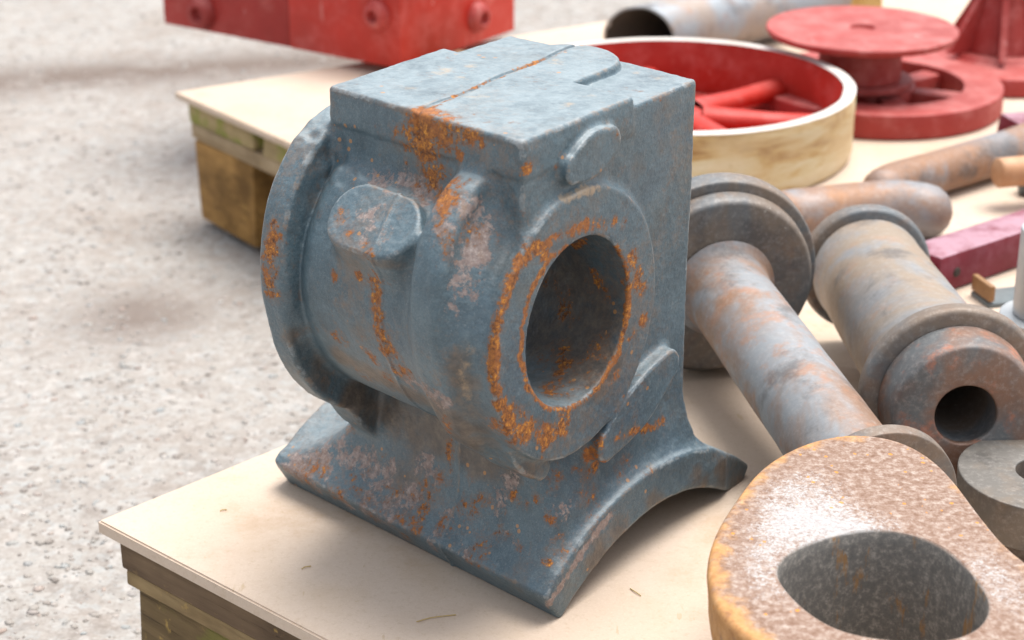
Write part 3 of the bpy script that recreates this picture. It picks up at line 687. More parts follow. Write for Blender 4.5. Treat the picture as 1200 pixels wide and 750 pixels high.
# weathering and brown tone of the casting: (x, y, z, radius, strength) in its own frame
SPOTS = {
    'rust': [(-0.0869,-0.0205,0.3004,0.0136,0.69), (-0.0869,-0.0216,0.2909,0.0136,0.69), (-0.0869,-0.0214,0.2807,0.0137,0.69), (-0.0869,-0.0214,0.2807,0.0137,0.69), (-0.0835,-0.0202,0.2638,0.0137,0.69), (-0.0835,-0.0202,0.2638,0.0137,0.69), (-0.0529,-0.0387,0.2677,0.0133,0.69), (-0.0988,-0.0216,0.2841,0.0121,0.64), (-0.0733,-0.0216,0.2944,0.0143,0.64), (-0.0699,-0.0215,0.296,0.0063,0.55), (-0.0648,-0.0215,0.296,0.0063,0.55), (-0.0597,-0.0215,0.296,0.0063,0.55), (-0.0546,-0.0215,0.296,0.0063,0.55), (-0.0546,-0.0215,0.296,0.0063,0.55), (-0.0478,-0.0216,0.2944,0.0062,0.55), (-0.0427,-0.0216,0.2944,0.0062,0.55), (-0.058,-0.0216,0.2824,0.0047,0.55), (-0.0801,-0.02,0.2705,0.0072,0.6), (-0.0716,-0.02,0.2688,0.0072,0.6), (-0.0512,-0.0328,0.2717,0.007,0.6), (-0.0512,-0.0328,0.2717,0.007,0.6), (-0.0495,-0.0389,0.2678,0.007,0.6), (-0.0478,-0.0436,0.2641,0.007,0.6), (-0.0427,-0.0304,0.273,0.0039,0.55), (-0.0988,-0.02,0.2688,0.0065,0.46), (-0.0091,-0.0179,0.2858,0.0046,0.83), (-0.0478,-0.0454,0.2625,0.007,0.55), (-0.0343,-0.0451,0.2569,0.0039,0.46), (-0.092,-0.059,0.2161,0.0064,0.64), (-0.0938,-0.057,0.2076,0.0065,0.64), (-0.0938,-0.0574,0.2008,0.0065,0.64), (-0.0938,-0.0574,0.2008,0.0065,0.64), (-0.092,-0.0577,0.1957,0.0065,0.64), (-0.0911,-0.0577,0.1889,0.0065,0.64), (-0.0911,-0.0577,0.1889,0.0065,0.64), (-0.0897,-0.0579,0.1838,0.0065,0.64), (-0.0903,-0.0569,0.1787,0.0065,0.64), (-0.0903,-0.0569,0.1787,0.0098,0.57), (-0.0875,-0.0545,0.169,0.0098,0.57), (-0.0875,-0.0545,0.169,0.0098,0.57), (-0.0818,-0.0501,0.1583,0.0098,0.57), (-0.1073,-0.0501,0.1583,0.0075,0.46), (-0.0733,-0.0501,0.1583,0.0057,0.46), (-0.1294,-0.0571,0.2042,0.0041,0.46), (-0.1073,-0.0574,0.211,0.0041,0.55), (-0.109,-0.0617,0.2378,0.0056,0.45), (-0.0938,-0.0653,0.2346,0.0048,0.46), (-0.1719,-0.0628,0.227,0.0084,0.57), (-0.1736,-0.0646,0.2204,0.0084,0.57), (-0.1753,-0.066,0.2127,0.0084,0.57), (-0.1753,-0.066,0.2127,0.0084,0.57), (-0.177,-0.0667,0.2059,0.0084,0.57), (-0.1787,-0.0671,0.1974,0.0085,0.57), (-0.1787,-0.0671,0.1974,0.0085,0.57), (-0.1787,-0.0669,0.1906,0.0085,0.57), (-0.1787,-0.0665,0.1838,0.0085,0.57), (-0.0059,-0.0111,0.2399,0.0051,0.72), (-0.0059,-0.0145,0.2399,0.0051,0.72), (-0.0059,-0.0196,0.2382,0.0051,0.72), (-0.006,-0.023,0.2365,0.005,0.72), (-0.0061,-0.0279,0.2364,0.005,0.72), (-0.0061,-0.0279,0.2364,0.005,0.72), (-0.0062,-0.0306,0.234,0.005,0.72), (-0.0064,-0.0337,0.2303,0.005,0.72), (-0.0062,-0.0358,0.2273,0.005,0.72), (-0.0066,-0.0387,0.2233,0.005,0.72), (-0.0066,-0.0387,0.2233,0.005,0.72), (-0.0064,-0.0405,0.22,0.005,0.72), (-0.0062,-0.0409,0.2189,0.005,0.72), (-0.0063,-0.0422,0.2167,0.005,0.72), (-0.0064,-0.0439,0.2132,0.005,0.72), (-0.0065,-0.0455,0.2093,0.005,0.72), (-0.0065,-0.0455,0.2093,0.005,0.72), (-0.0071,-0.0471,0.206,0.005,0.72), (-0.0063,-0.0474,0.2032,0.005,0.72), (-0.0068,-0.0487,0.1991,0.005,0.72), (-0.0062,-0.0493,0.195,0.005,0.72), (-0.0062,-0.0493,0.195,0.005,0.72), (-0.0061,-0.0495,0.1906,0.005,0.72), (-0.0067,-0.0504,0.1872,0.005,0.72), (-0.0065,-0.0505,0.1838,0.005,0.72), (-0.0065,-0.0505,0.1804,0.0051,0.72), (-0.0065,-0.0505,0.1804,0.0051,0.72), (-0.0067,-0.0504,0.1753,0.0051,0.72), (-0.0061,-0.0494,0.1702,0.0051,0.72), (-0.006,-0.0468,0.1668,0.0051,0.72), (-0.006,-0.0468,0.1617,0.0051,0.72), (-0.006,-0.0468,0.1617,0.0051,0.72), (-0.006,-0.0434,0.1583,0.0051,0.72), (-0.006,-0.0417,0.1515,0.0051,0.72), (-0.006,-0.0383,0.1464,0.0052,0.72), (-0.006,-0.0366,0.1464,0.0111,0.74), (-0.006,-0.0247,0.1345,0.0113,0.74), (-0.006,-0.0247,0.1345,0.0113,0.74), (-0.006,-0.0043,0.1243,0.0115,0.74), (-0.006,-0.0043,0.1243,0.0115,0.74), (-0.006,0.0127,0.1243,0.0116,0.74), (-0.006,0.0178,0.1278,0.0066,0.55), (-0.0059,-0.006,0.2399,0.0047,0.66), (-0.0059,-0.0009,0.2399,0.0047,0.66), (-0.0059,0.0042,0.2416,0.0047,0.66), (-0.0059,0.0093,0.2416,0.0048,0.66), (-0.0059,0.0093,0.2416,0.0048,0.66), (-0.0059,0.0161,0.2416,0.0048,0.66), (-0.0059,0.0212,0.2399,0.0048,0.66), (-0.0059,0.028,0.2399,0.0048,0.66), (-0.0059,0.0348,0.2399,0.0048,0.66), (-0.0059,0.0348,0.2399,0.0048,0.66), (-0.0059,0.0416,0.2382,0.0049,0.66), (-0.0059,0.0467,0.2365,0.0049,0.66), (-0.0059,0.0535,0.2348,0.0049,0.66), (-0.006,0.062,0.2331,0.005,0.66), (-0.006,0.0722,0.2297,0.005,0.55), (-0.006,0.0807,0.2076,0.0067,0.64), (-0.006,0.0841,0.2008,0.0068,0.64), (-0.006,0.0892,0.194,0.0068,0.64), (-0.006,0.0892,0.194,0.0068,0.64), (-0.006,0.0892,0.1889,0.0068,0.64), (-0.006,0.0909,0.1838,0.0068,0.64), (-0.006,0.096,0.1617,0.0061,0.83), (-0.0308,0.0665,0.2155,0.0027,0.78), (-0.0343,0.0687,0.2127,0.0027,0.78), (-0.0376,0.0701,0.2108,0.0027,0.78), (-0.0393,0.0715,0.2086,0.0027,0.78), (-0.0427,0.0728,0.2062,0.0027,0.78), (-0.0461,0.0732,0.2053,0.0027,0.78), (-0.0062,0.0155,0.2323,0.0026,0.78), (-0.0061,0.0127,0.2319,0.0026,0.78), (-0.006,0.0093,0.2314,0.0025,0.78), (-0.006,0.0076,0.2314,0.0025,0.78), (-0.006,0.0042,0.2314,0.0025,0.78), (-0.006,0.0025,0.2314,0.0025,0.78), (-0.006,0.0025,0.2314,0.0025,0.78), (-0.006,0.0008,0.2314,0.0025,0.78), (-0.006,-0.0009,0.2297,0.0025,0.78), (-0.006,-0.0026,0.228,0.0025,0.78), (-0.006,-0.0043,0.228,0.0025,0.78), (-0.006,-0.006,0.2263,0.0025,0.78), (-0.006,-0.0077,0.2246,0.0025,0.78), (-0.006,-0.0094,0.2246,0.0025,0.78), (-0.006,-0.0111,0.2229,0.0025,0.78), (-0.006,-0.0111,0.2229,0.0025,0.78), (-0.006,-0.0128,0.2212,0.0025,0.78), (-0.006,-0.0145,0.2195,0.0025,0.78), (-0.006,-0.0162,0.2195,0.0025,0.78), (-0.006,-0.0179,0.2178,0.0025,0.78), (-0.006,-0.0179,0.2178,0.0025,0.78), (-0.006,-0.0179,0.2161,0.0025,0.78), (-0.006,-0.0196,0.2144,0.0025,0.78), (-0.006,-0.0196,0.2144,0.0025,0.78), (-0.006,-0.0196,0.2127,0.0025,0.78), (-0.006,-0.0213,0.211,0.0025,0.78), (-0.006,-0.0213,0.2093,0.0025,0.78), (-0.006,-0.023,0.2076,0.0025,0.78), (-0.006,-0.023,0.2059,0.0025,0.78), (-0.006,-0.023,0.2042,0.0025,0.78), (-0.006,-0.0247,0.2025,0.0025,0.78), (-0.006,-0.0247,0.2008,0.0025,0.78), (-0.006,-0.0247,0.2008,0.0025,0.78), (-0.006,-0.0264,0.1991,0.0025,0.78), (-0.006,-0.0264,0.1991,0.0025,0.78), (-0.006,-0.0264,0.1957,0.0025,0.78), (-0.006,-0.0264,0.194,0.0025,0.78), (-0.006,-0.0264,0.1923,0.0025,0.78), (-0.006,-0.0264,0.1906,0.0025,0.78), (-0.006,-0.0264,0.1889,0.0025,0.78), (-0.006,-0.0264,0.1872,0.0025,0.78), (-0.006,-0.0264,0.1855,0.0025,0.78), (-0.006,-0.0281,0.1821,0.0025,0.78), (-0.006,-0.0281,0.1804,0.0025,0.78), (-0.006,-0.0281,0.1804,0.0025,0.78), (-0.006,-0.0264,0.1787,0.0025,0.78), (-0.006,-0.0264,0.177,0.0025,0.78), (-0.006,-0.0247,0.1753,0.0025,0.78), (-0.006,-0.0247,0.1736,0.0025,0.78), (-0.006,-0.023,0.1719,0.0025,0.78), (-0.006,-0.023,0.1685,0.0025,0.78), (-0.006,-0.023,0.1668,0.0025,0.78), (-0.006,-0.0213,0.1651,0.0026,0.78), (-0.006,-0.0213,0.1617,0.0026,0.78), (-0.006,-0.0196,0.16,0.0026,0.78), (-0.006,-0.0196,0.16,0.0026,0.78), (-0.006,-0.0179,0.1583,0.0026,0.78), (-0.0061,-0.0161,0.1567,0.0026,0.78), (-0.0062,-0.0136,0.1542,0.0026,0.78), (-0.0061,-0.0116,0.1511,0.0026,0.78), (-0.0065,-0.0089,0.1486,0.0026,0.78), (-0.0065,-0.0072,0.1469,0.0026,0.78), (-0.0065,-0.0055,0.1452,0.0026,0.78), (-0.0061,-0.003,0.1425,0.0026,0.78), (-0.0061,-0.0009,0.1409,0.0026,0.78), (-0.0061,-0.0009,0.1409,0.0026,0.78), (-0.0061,0.0022,0.139,0.0026,0.78), (-0.0071,0.0059,0.1379,0.0026,0.78), (-0.0072,0.0092,0.1364,0.0026,0.78), (-0.007,0.0128,0.1349,0.0026,0.78), (-0.0062,0.0154,0.1337,0.0026,0.78), (-0.0061,0.0195,0.1323,0.0027,0.78), (-0.0061,0.0212,0.1322,0.0027,0.78), (-0.0062,0.0246,0.1321,0.0027,0.78), (-0.0062,0.0246,0.1321,0.0027,0.78), (-0.0062,0.0263,0.132,0.0027,0.78), (-0.0062,0.0297,0.132,0.0027,0.78), (-0.0062,0.0314,0.132,0.0027,0.78), (-0.0061,0.0348,0.1321,0.0027,0.78), (-0.0061,0.0382,0.1324,0.0027,0.78), (-0.0064,0.0399,0.1334,0.0027,0.78), (-0.0061,0.0416,0.133,0.0027,0.78), (-0.0061,0.045,0.1341,0.0027,0.78), (-0.0061,0.0467,0.1346,0.0027,0.78), (-0.006,0.0501,0.1345,0.0027,0.78), (-0.006,0.0501,0.1345,0.0027,0.78), (-0.006,0.0518,0.1362,0.0027,0.78), (-0.0061,0.0536,0.1379,0.0027,0.78), (-0.006,0.0552,0.1379,0.0027,0.78), (-0.0061,0.0552,0.1391,0.0027,0.78), (-0.0061,0.0569,0.1397,0.0027,0.78), (-0.0061,0.0587,0.1413,0.0027,0.78), (-0.0061,0.0605,0.1429,0.0027,0.78), (-0.0061,0.062,0.1443,0.0027,0.78), (-0.0061,0.0636,0.1449,0.0027,0.78), (-0.0061,0.0654,0.1465,0.0027,0.78), (-0.006,0.0671,0.1464,0.0027,0.78), (-0.006,0.0688,0.1481,0.0027,0.78), (-0.006,0.0705,0.1498,0.0027,0.78), (-0.006,0.0705,0.1498,0.0027,0.78), (-0.006,0.0705,0.1515,0.0027,0.78), (-0.0061,0.0706,0.1532,0.0027,0.78), (-0.0061,0.0712,0.1545,0.0027,0.78), (-0.0061,0.0727,0.1566,0.0027,0.78), (-0.0062,0.073,0.1578,0.0027,0.78), (-0.0063,0.0733,0.1589,0.0027,0.78), (-0.0062,0.0747,0.1612,0.0027,0.78), (-0.0063,0.075,0.1623,0.0027,0.78), (-0.0062,0.0764,0.1648,0.0027,0.78), (-0.0064,0.0767,0.1668,0.0027,0.78), (-0.0064,0.0767,0.1668,0.0027,0.78), (-0.0061,0.0781,0.1702,0.0027,0.78), (-0.0062,0.0782,0.1713,0.0027,0.78), (-0.0062,0.0782,0.1713,0.0027,0.78), (-0.0064,0.0785,0.1736,0.0027,0.78), (-0.0066,0.0787,0.1753,0.0027,0.78), (-0.0061,0.0796,0.177,0.0027,0.78), (-0.0061,0.0797,0.1787,0.0027,0.78), (-0.0061,0.0797,0.1804,0.0027,0.78), (-0.0061,0.0797,0.1821,0.0027,0.78), (-0.0061,0.0797,0.1838,0.0027,0.78), (-0.0061,0.0797,0.1872,0.0027,0.78), (-0.0061,0.0796,0.1889,0.0027,0.78), (-0.0061,0.0795,0.1906,0.0027,0.78), (-0.0064,0.0785,0.1923,0.0027,0.78), (-0.0063,0.0783,0.1935,0.0027,0.78), (-0.0061,0.0781,0.1957,0.0027,0.78), (-0.0061,0.0779,0.1974,0.0027,0.78), (-0.0061,0.0779,0.1974,0.0027,0.78), (-0.0062,0.0765,0.2,0.0027,0.78), (-0.0069,0.0752,0.2024,0.0027,0.78), (-0.0062,0.0747,0.2048,0.0027,0.78), (-0.007,0.0726,0.2077,0.0027,0.78), (-0.0074,0.0711,0.2097,0.0027,0.78), (-0.0076,0.0696,0.2117,0.0027,0.78), (-0.0071,0.0684,0.214,0.0027,0.78), (-0.0074,0.0659,0.2166,0.0027,0.78), (-0.006,0.0586,0.1345,0.0051,0.46), (-0.006,0.0671,0.1362,0.0051,0.46), (-0.0343,0.0416,0.1348,0.012,0.46), (-0.0308,0.0501,0.1379,0.012,0.46), (-0.0478,0.0514,0.1386,0.0121,0.46), (-0.0427,0.0555,0.1409,0.0121,0.46), (-0.0138,0.0501,0.1379,0.0119,0.46), (-0.0207,0.0673,0.1515,0.012,0.46), (-0.0207,0.0399,0.1343,0.0119,0.46), (-0.0308,0.0331,0.1332,0.0119,0.46), (-0.0682,0.0768,0.1702,0.0124,0.46), (-0.0292,0.0785,0.1821,0.012,0.46), (-0.0529,0.0748,0.1642,0.0123,0.46), (-0.0087,0.0524,0.0968,0.006,0.69), (-0.0105,0.0514,0.0903,0.006,0.69), (-0.0149,0.0529,0.0846,0.0061,0.69), (-0.0149,0.0529,0.0846,0.0061,0.69), (-0.0163,0.0603,0.0767,0.0061,0.69), (-0.0162,0.0501,0.075,0.007,0.55), (-0.0071,0.0567,0.083,0.0043,0.74), (-0.0217,0.0314,0.0788,0.0043,0.55), (-0.0186,0.0434,0.0785,0.0052,0.46), (-0.0195,0.0168,0.0593,0.0069,0.51), (-0.0133,0.0086,0.035,0.0043,0.6), (-0.0056,0.0484,0.046,0.0044,0.46), (-0.0274,0.0165,0.0648,0.0043,0.46), (-0.0478,0.0162,0.0631,0.0052,0.6), (-0.0427,0.0159,0.0614,0.0052,0.6), (-0.0359,0.0159,0.0614,0.0052,0.6), (-0.0359,0.0159,0.0614,0.0052,0.6), (-0.0292,0.0168,0.0665,0.0052,0.6), (-0.0444,-0.0489,0.1395,0.0048,0.51), (-0.0478,-0.0451,0.1328,0.0049,0.51), (-0.0512,-0.0403,0.1259,0.0049,0.51), (-0.1039,0.0184,0.0784,0.0054,0.51), (-0.1039,0.0182,0.0767,0.0054,0.51), (-0.1039,0.0178,0.0733,0.0054,0.51), (-0.1039,0.0178,0.0733,0.0054,0.51), (-0.1039,0.0171,0.0685,0.0054,0.51), (-0.1039,0.0162,0.0631,0.0054,0.51), (-0.1039,0.0155,0.0597,0.0054,0.51), (-0.1039,0.0144,0.0546,0.0054,0.51), (-0.109,0.0144,0.0546,0.0063,0.46), (-0.1107,0.0131,0.0495,0.0063,0.46), (-0.1124,0.0116,0.0445,0.0063,0.46), (-0.1141,0.0097,0.0393,0.0063,0.46), (-0.1158,0.0072,0.0345,0.0063,0.46), (-0.1158,0.0072,0.0345,0.0063,0.46), (-0.1175,0.0046,0.0307,0.0063,0.46), (-0.1175,0.0022,0.0277,0.0063,0.46), (-0.1175,-0.001,0.0242,0.0063,0.46), (-0.1175,-0.0035,0.0216,0.0063,0.46), (-0.1192,-0.004,0.0189,0.0063,0.46), (-0.1192,-0.004,0.0189,0.0063,0.46), (-0.1311,0.0024,0.0087,0.0064,0.46), (-0.0896,0.0153,0.0588,0.0071,0.3), (-0.1923,0.015,0.058,0.0056,0.55), (-0.1991,0.0168,0.0559,0.0057,0.55), (-0.2246,-0.0018,0.0233,0.0096,0.4), (-0.2161,0.0081,0.0357,0.0115,0.35), (-0.1481,-0.0035,0.0216,0.0074,0.35), (-0.0055,0.0688,0.0937,0.0035,0.6), (-0.0055,0.0722,0.0937,0.0035,0.6), (-0.0055,0.0773,0.092,0.0035,0.6), (-0.0055,0.0824,0.092,0.0035,0.6), (-0.0055,0.0875,0.092,0.0035,0.6), (-0.0055,0.0875,0.092,0.0035,0.6), (-0.0055,0.0909,0.0903,0.0035,0.6), (-0.0168,0.113,0.0801,0.0036,0.6), (-0.0166,0.1164,0.0784,0.0036,0.6), (-0.0165,0.1215,0.0771,0.0036,0.6), (-0.0165,0.1266,0.0771,0.0036,0.6), (-0.0165,0.1266,0.0771,0.0036,0.6), (-0.0164,0.1317,0.0763,0.0037,0.6), (-0.0164,0.1368,0.0763,0.0037,0.6), (-0.0086,0.1096,0.0568,0.0081,0.42), (-0.006,0.2218,0.0053,0.0049,0.46), (-0.0869,-0.0162,0.3012,0.0012,0.66), (-0.0869,-0.0145,0.3012,0.0012,0.66), (-0.0886,-0.0128,0.3012,0.0012,0.66), (-0.0886,-0.0128,0.3012,0.0012,0.66), (-0.0886,-0.0111,0.3012,0.0012,0.66), (-0.0886,-0.0094,0.3012,0.0012,0.66), (-0.0886,-0.0094,0.3012,0.0012,0.66), (-0.0886,-0.0077,0.3012,0.0012,0.66), (-0.0886,-0.006,0.3012,0.0012,0.66), (-0.0886,-0.0043,0.3012,0.0012,0.66), (-0.0886,-0.0026,0.3012,0.0012,0.66), (-0.0903,-0.0009,0.3011,0.0012,0.66), (-0.0903,-0.0009,0.3011,0.0012,0.66), (-0.0903,0.0008,0.3012,0.0012,0.66), (-0.0903,0.0025,0.3012,0.0012,0.66), (-0.0903,0.0042,0.3012,0.0012,0.66), (-0.0903,0.0042,0.3012,0.0012,0.66), (-0.0903,0.0059,0.3011,0.0012,0.66), (-0.0903,0.0076,0.3011,0.0012,0.66), (-0.0903,0.0093,0.3011,0.0012,0.66), (-0.0903,0.011,0.3011,0.0012,0.66), (-0.0916,0.0127,0.3007,0.0012,0.66), (-0.0944,0.0144,0.3004,0.0012,0.66), (-0.0944,0.0161,0.3004,0.0012,0.66), (-0.0944,0.0178,0.3004,0.0012,0.66), (-0.0944,0.0195,0.3004,0.0012,0.66), (-0.0944,0.0195,0.3004,0.0012,0.66), (-0.0944,0.0212,0.3004,0.0012,0.66), (-0.0944,0.0229,0.3004,0.0012,0.66), (-0.0945,0.0246,0.3003,0.0012,0.66), (-0.0954,0.0246,0.3008,0.0012,0.66), (-0.0953,0.0263,0.3007,0.0012,0.66), (-0.0956,0.028,0.3007,0.0012,0.66), (-0.0957,0.0297,0.3007,0.0012,0.66), (-0.0958,0.0314,0.3007,0.0012,0.66), (-0.0958,0.0314,0.3007,0.0012,0.66), (-0.0958,0.0331,0.3007,0.0012,0.66), (-0.0959,0.0348,0.3007,0.0013,0.66), (-0.0959,0.0365,0.3006,0.0013,0.66), (-0.096,0.0382,0.3005,0.0013,0.66), (-0.0962,0.0395,0.3004,0.0013,0.66), (-0.0962,0.0395,0.3004,0.0013,0.66), (-0.097,0.04,0.3007,0.0013,0.66), (-0.0974,0.0416,0.3007,0.0013,0.66), (-0.0975,0.0433,0.3007,0.0013,0.66), (-0.0976,0.045,0.3006,0.0013,0.66), (-0.0976,0.0467,0.3005,0.0013,0.66), (-0.0976,0.0467,0.3005,0.0013,0.66), (-0.0978,0.0484,0.3004,0.0013,0.66), (-0.0988,0.05,0.3007,0.0013,0.66), (-0.0983,0.0518,0.3001,0.0013,0.66), (-0.0984,0.0535,0.3,0.0013,0.66), (-0.0965,0.0552,0.3004,0.0013,0.66), (-0.0954,0.0552,0.3009,0.0013,0.66), (-0.0954,0.0569,0.301,0.0013,0.66), (-0.0954,0.0569,0.301,0.0013,0.66), (-0.0954,0.0586,0.3011,0.0013,0.66), (-0.0954,0.0586,0.3011,0.0013,0.66), (-0.0954,0.0603,0.3011,0.0013,0.66), (-0.0954,0.062,0.3011,0.0013,0.66), (-0.0954,0.0637,0.3012,0.0013,0.66), (-0.0954,0.0654,0.3012,0.0013,0.66), (-0.0954,0.0654,0.3012,0.0013,0.66), (-0.0954,0.0671,0.3012,0.0013,0.66), (-0.0954,0.0688,0.3012,0.0013,0.66), (-0.0969,0.0705,0.3007,0.0013,0.66), (-0.0969,0.0722,0.3007,0.0013,0.66), (-0.0969,0.0739,0.3007,0.0013,0.66), (-0.0969,0.0756,0.3007,0.0013,0.66), (-0.0969,0.0773,0.3007,0.0013,0.66), (-0.1008,0.079,0.3007,0.0013,0.66), (-0.1,0.0807,0.3001,0.0013,0.66), (-0.0999,0.0824,0.3001,0.0013,0.66), (-0.0999,0.0841,0.3001,0.0013,0.66), (-0.1008,0.0841,0.3007,0.0013,0.66), (-0.0999,0.0858,0.3002,0.0013,0.66), (-0.0999,0.0875,0.3002,0.0013,0.66), (-0.0999,0.0892,0.3002,0.0013,0.66), (-0.0999,0.0909,0.3002,0.0013,0.66), (-0.1007,0.0909,0.3007,0.0013,0.66), (-0.1007,0.0926,0.3007,0.0013,0.66), (-0.1007,0.0926,0.3007,0.0013,0.66), (-0.0999,0.0943,0.3001,0.0013,0.66), (-0.1,0.096,0.3001,0.0013,0.66), (-0.1,0.0977,0.3,0.0013,0.66), (-0.1001,0.0994,0.3,0.0013,0.66), (-0.1009,0.0994,0.3007,0.0013,0.66), (-0.1009,0.1011,0.3007,0.0013,0.66), (-0.101,0.1028,0.3006,0.0013,0.66), (-0.101,0.1045,0.3006,0.0013,0.66), (-0.1012,0.1062,0.3004,0.0013,0.66), (-0.1013,0.1074,0.3004,0.0013,0.66), (-0.1016,0.1096,0.3001,0.0013,0.66), (-0.1018,0.1113,0.3,0.0013,0.66), (-0.1018,0.113,0.3,0.0013,0.66), (-0.1,0.1147,0.3005,0.0013,0.66), (-0.1,0.1147,0.3005,0.0013,0.66), (-0.1001,0.1164,0.3007,0.0013,0.66), (-0.0988,0.1164,0.3011,0.0013,0.66), (-0.0988,0.1181,0.3012,0.0013,0.66), (-0.0988,0.1198,0.3012,0.0013,0.66), (-0.1007,0.1216,0.3007,0.0013,0.66), (-0.1005,0.1232,0.3009,0.0013,0.66), (-0.1005,0.1249,0.301,0.0013,0.66), (-0.1005,0.1249,0.301,0.0013,0.66), (-0.1005,0.1266,0.3011,0.0013,0.66), (-0.1005,0.1283,0.3011,0.0013,0.66), (-0.1005,0.13,0.3012,0.0013,0.66), (-0.1005,0.1317,0.3012,0.0013,0.66), (-0.1005,0.1334,0.3012,0.0013,0.66), (-0.1005,0.1351,0.3012,0.0013,0.66), (-0.1005,0.1351,0.3012,0.0013,0.66), (-0.1005,0.1368,0.3012,0.0013,0.66), (-0.0095,0.0093,0.2795,0.0031,0.64), (-0.0035,0.0569,0.2875,0.0048,0.46), (-0.0091,0.0127,0.2858,0.0031,0.4), (-0.2263,-0.004,0.0189,0.0124,0.38), (-0.2144,0.003,0.0288,0.0124,0.38), (-0.1923,-0.0035,0.0216,0.0122,0.38), (-0.177,0.0046,0.0307,0.0122,0.38), (-0.1481,0.0059,0.0325,0.012,0.38), (-0.16,-0.004,0.0189,0.012,0.38), (-0.126,0.0014,0.0269,0.0118,0.38), (-0.1158,0.0097,0.0393,0.0118,0.38), (-0.0962,0.0052,0.0316,0.0116,0.38), (-0.0818,0.0105,0.0412,0.0116,0.38), (-0.0648,0.0014,0.0269,0.0114,0.38), (-0.0495,0.011,0.0427,0.0113,0.38), (-0.0343,0.008,0.0359,0.0113,0.38), (-0.1328,-0.0515,0.1617,0.011,0.38), (-0.1294,-0.0375,0.1369,0.0111,0.38), (-0.0954,-0.0443,0.1471,0.0108,0.38), (-0.0548,-0.0531,0.1497,0.0105,0.38), (-0.0296,-0.0396,0.2464,0.0101,0.38), (-0.0299,-0.0494,0.2341,0.0101,0.38), (-0.0353,-0.0541,0.2489,0.01,0.38), (-0.0368,-0.0595,0.2425,0.01,0.38), (-0.023,0.0248,0.08,0.012,0.3), (-0.0133,0.0484,0.0597,0.0122,0.3), (-0.0152,0.0875,0.0682,0.0125,0.3), (-0.0359,0.0014,0.0269,0.0121,0.3), (-0.0087,0.0519,0.0492,0.0122,0.3), (-0.0096,0.0187,0.0402,0.012,0.3), (-0.0665,0.0137,0.0517,0.0123,0.3), (-0.0733,-0.0226,0.2585,0.0072,0.42), (-0.0461,-0.04,0.267,0.007,0.42), (-0.0461,-0.0489,0.2591,0.007,0.42), (-0.0291,-0.0401,0.2452,0.007,0.42), (-0.1209,-0.0562,0.2426,0.0073,0.42), (-0.092,-0.067,0.233,0.0071,0.42), (-0.0338,-0.0434,0.2535,0.007,0.42), (-0.2549,0.0049,0.0059,0.0069,0.42), (-0.0066,0.0787,0.1906,0.0068,0.5), (-0.006,0.0841,0.1549,0.0069,0.5), (-0.0059,0.0433,0.2348,0.0065,0.5), (-0.0059,-0.006,0.2348,0.0063,0.5)],
    'ochre': [(-0.1141,0.0433,0.3012,0.0076,0.5), (-0.0835,0.0246,0.3012,0.0066,0.5), (-0.0784,0.0518,0.3012,0.0075,0.5), (-0.0308,0.0484,0.3012,0.0049,0.5), (-0.0325,0.0688,0.3012,0.0066,0.5), (-0.0308,0.0416,0.3012,0.0064,0.5), (-0.1243,0.0076,0.3012,0.0083,0.5), (-0.0818,0.0722,0.3012,0.0051,0.5), (-0.056,0.1079,0.2994,0.006,0.5), (-0.0478,0.1386,0.296,0.0044,0.5), (-0.0308,0.1386,0.296,0.0043,0.5), (-0.126,0.0654,0.3012,0.0069,0.5), (-0.1311,0.0467,0.3012,0.012,0.5), (-0.0818,0.0229,0.3012,0.0115,0.5), (-0.0869,0.1096,0.3012,0.0122,0.5), (-0.008,0.0139,0.2612,0.004,0.8), (-0.0067,0.0178,0.2607,0.004,0.8), (-0.0065,0.0212,0.2608,0.004,0.8), (-0.0063,0.0263,0.261,0.004,0.8), (-0.0063,0.0263,0.261,0.004,0.8), (-0.0063,0.0314,0.261,0.004,0.8), (-0.006,0.0348,0.26,0.004,0.8), (-0.0059,0.0399,0.2586,0.004,0.8), (-0.006,0.0467,0.2582,0.004,0.8), (-0.0157,0.0569,0.0716,0.0035,0.4), (-0.0157,0.0603,0.0716,0.0035,0.4), (-0.0157,0.0637,0.0716,0.0035,0.4), (-0.0157,0.0671,0.0716,0.0035,0.4), (-0.0157,0.0705,0.0716,0.0035,0.4), (-0.0225,-0.055,0.1889,0.0062,0.55), (-0.0238,-0.0556,0.1821,0.0063,0.55), (-0.0254,-0.0557,0.1753,0.0063,0.55), (-0.0254,-0.0557,0.1753,0.0063,0.55), (-0.0255,-0.054,0.1685,0.0063,0.55), (-0.0245,-0.0512,0.1617,0.0063,0.55), (-0.006,-0.0128,0.143,0.0049,0.3), (-0.0767,0.0165,0.0648,0.0044,0.2), (-0.0733,0.0165,0.0648,0.0044,0.2), (-0.0699,0.0162,0.0631,0.0044,0.2), (-0.0665,0.0162,0.0631,0.0044,0.2), (-0.0631,0.0162,0.0631,0.0044,0.2), (-0.0597,0.0159,0.0614,0.0044,0.2), (-0.0563,0.0159,0.0614,0.0044,0.2), (-0.0529,0.0155,0.0597,0.0044,0.2), (-0.0495,0.0155,0.0597,0.0044,0.2), (-0.0461,0.0155,0.0597,0.0043,0.2), (-0.0057,0.113,0.0546,0.0082,0.5)],
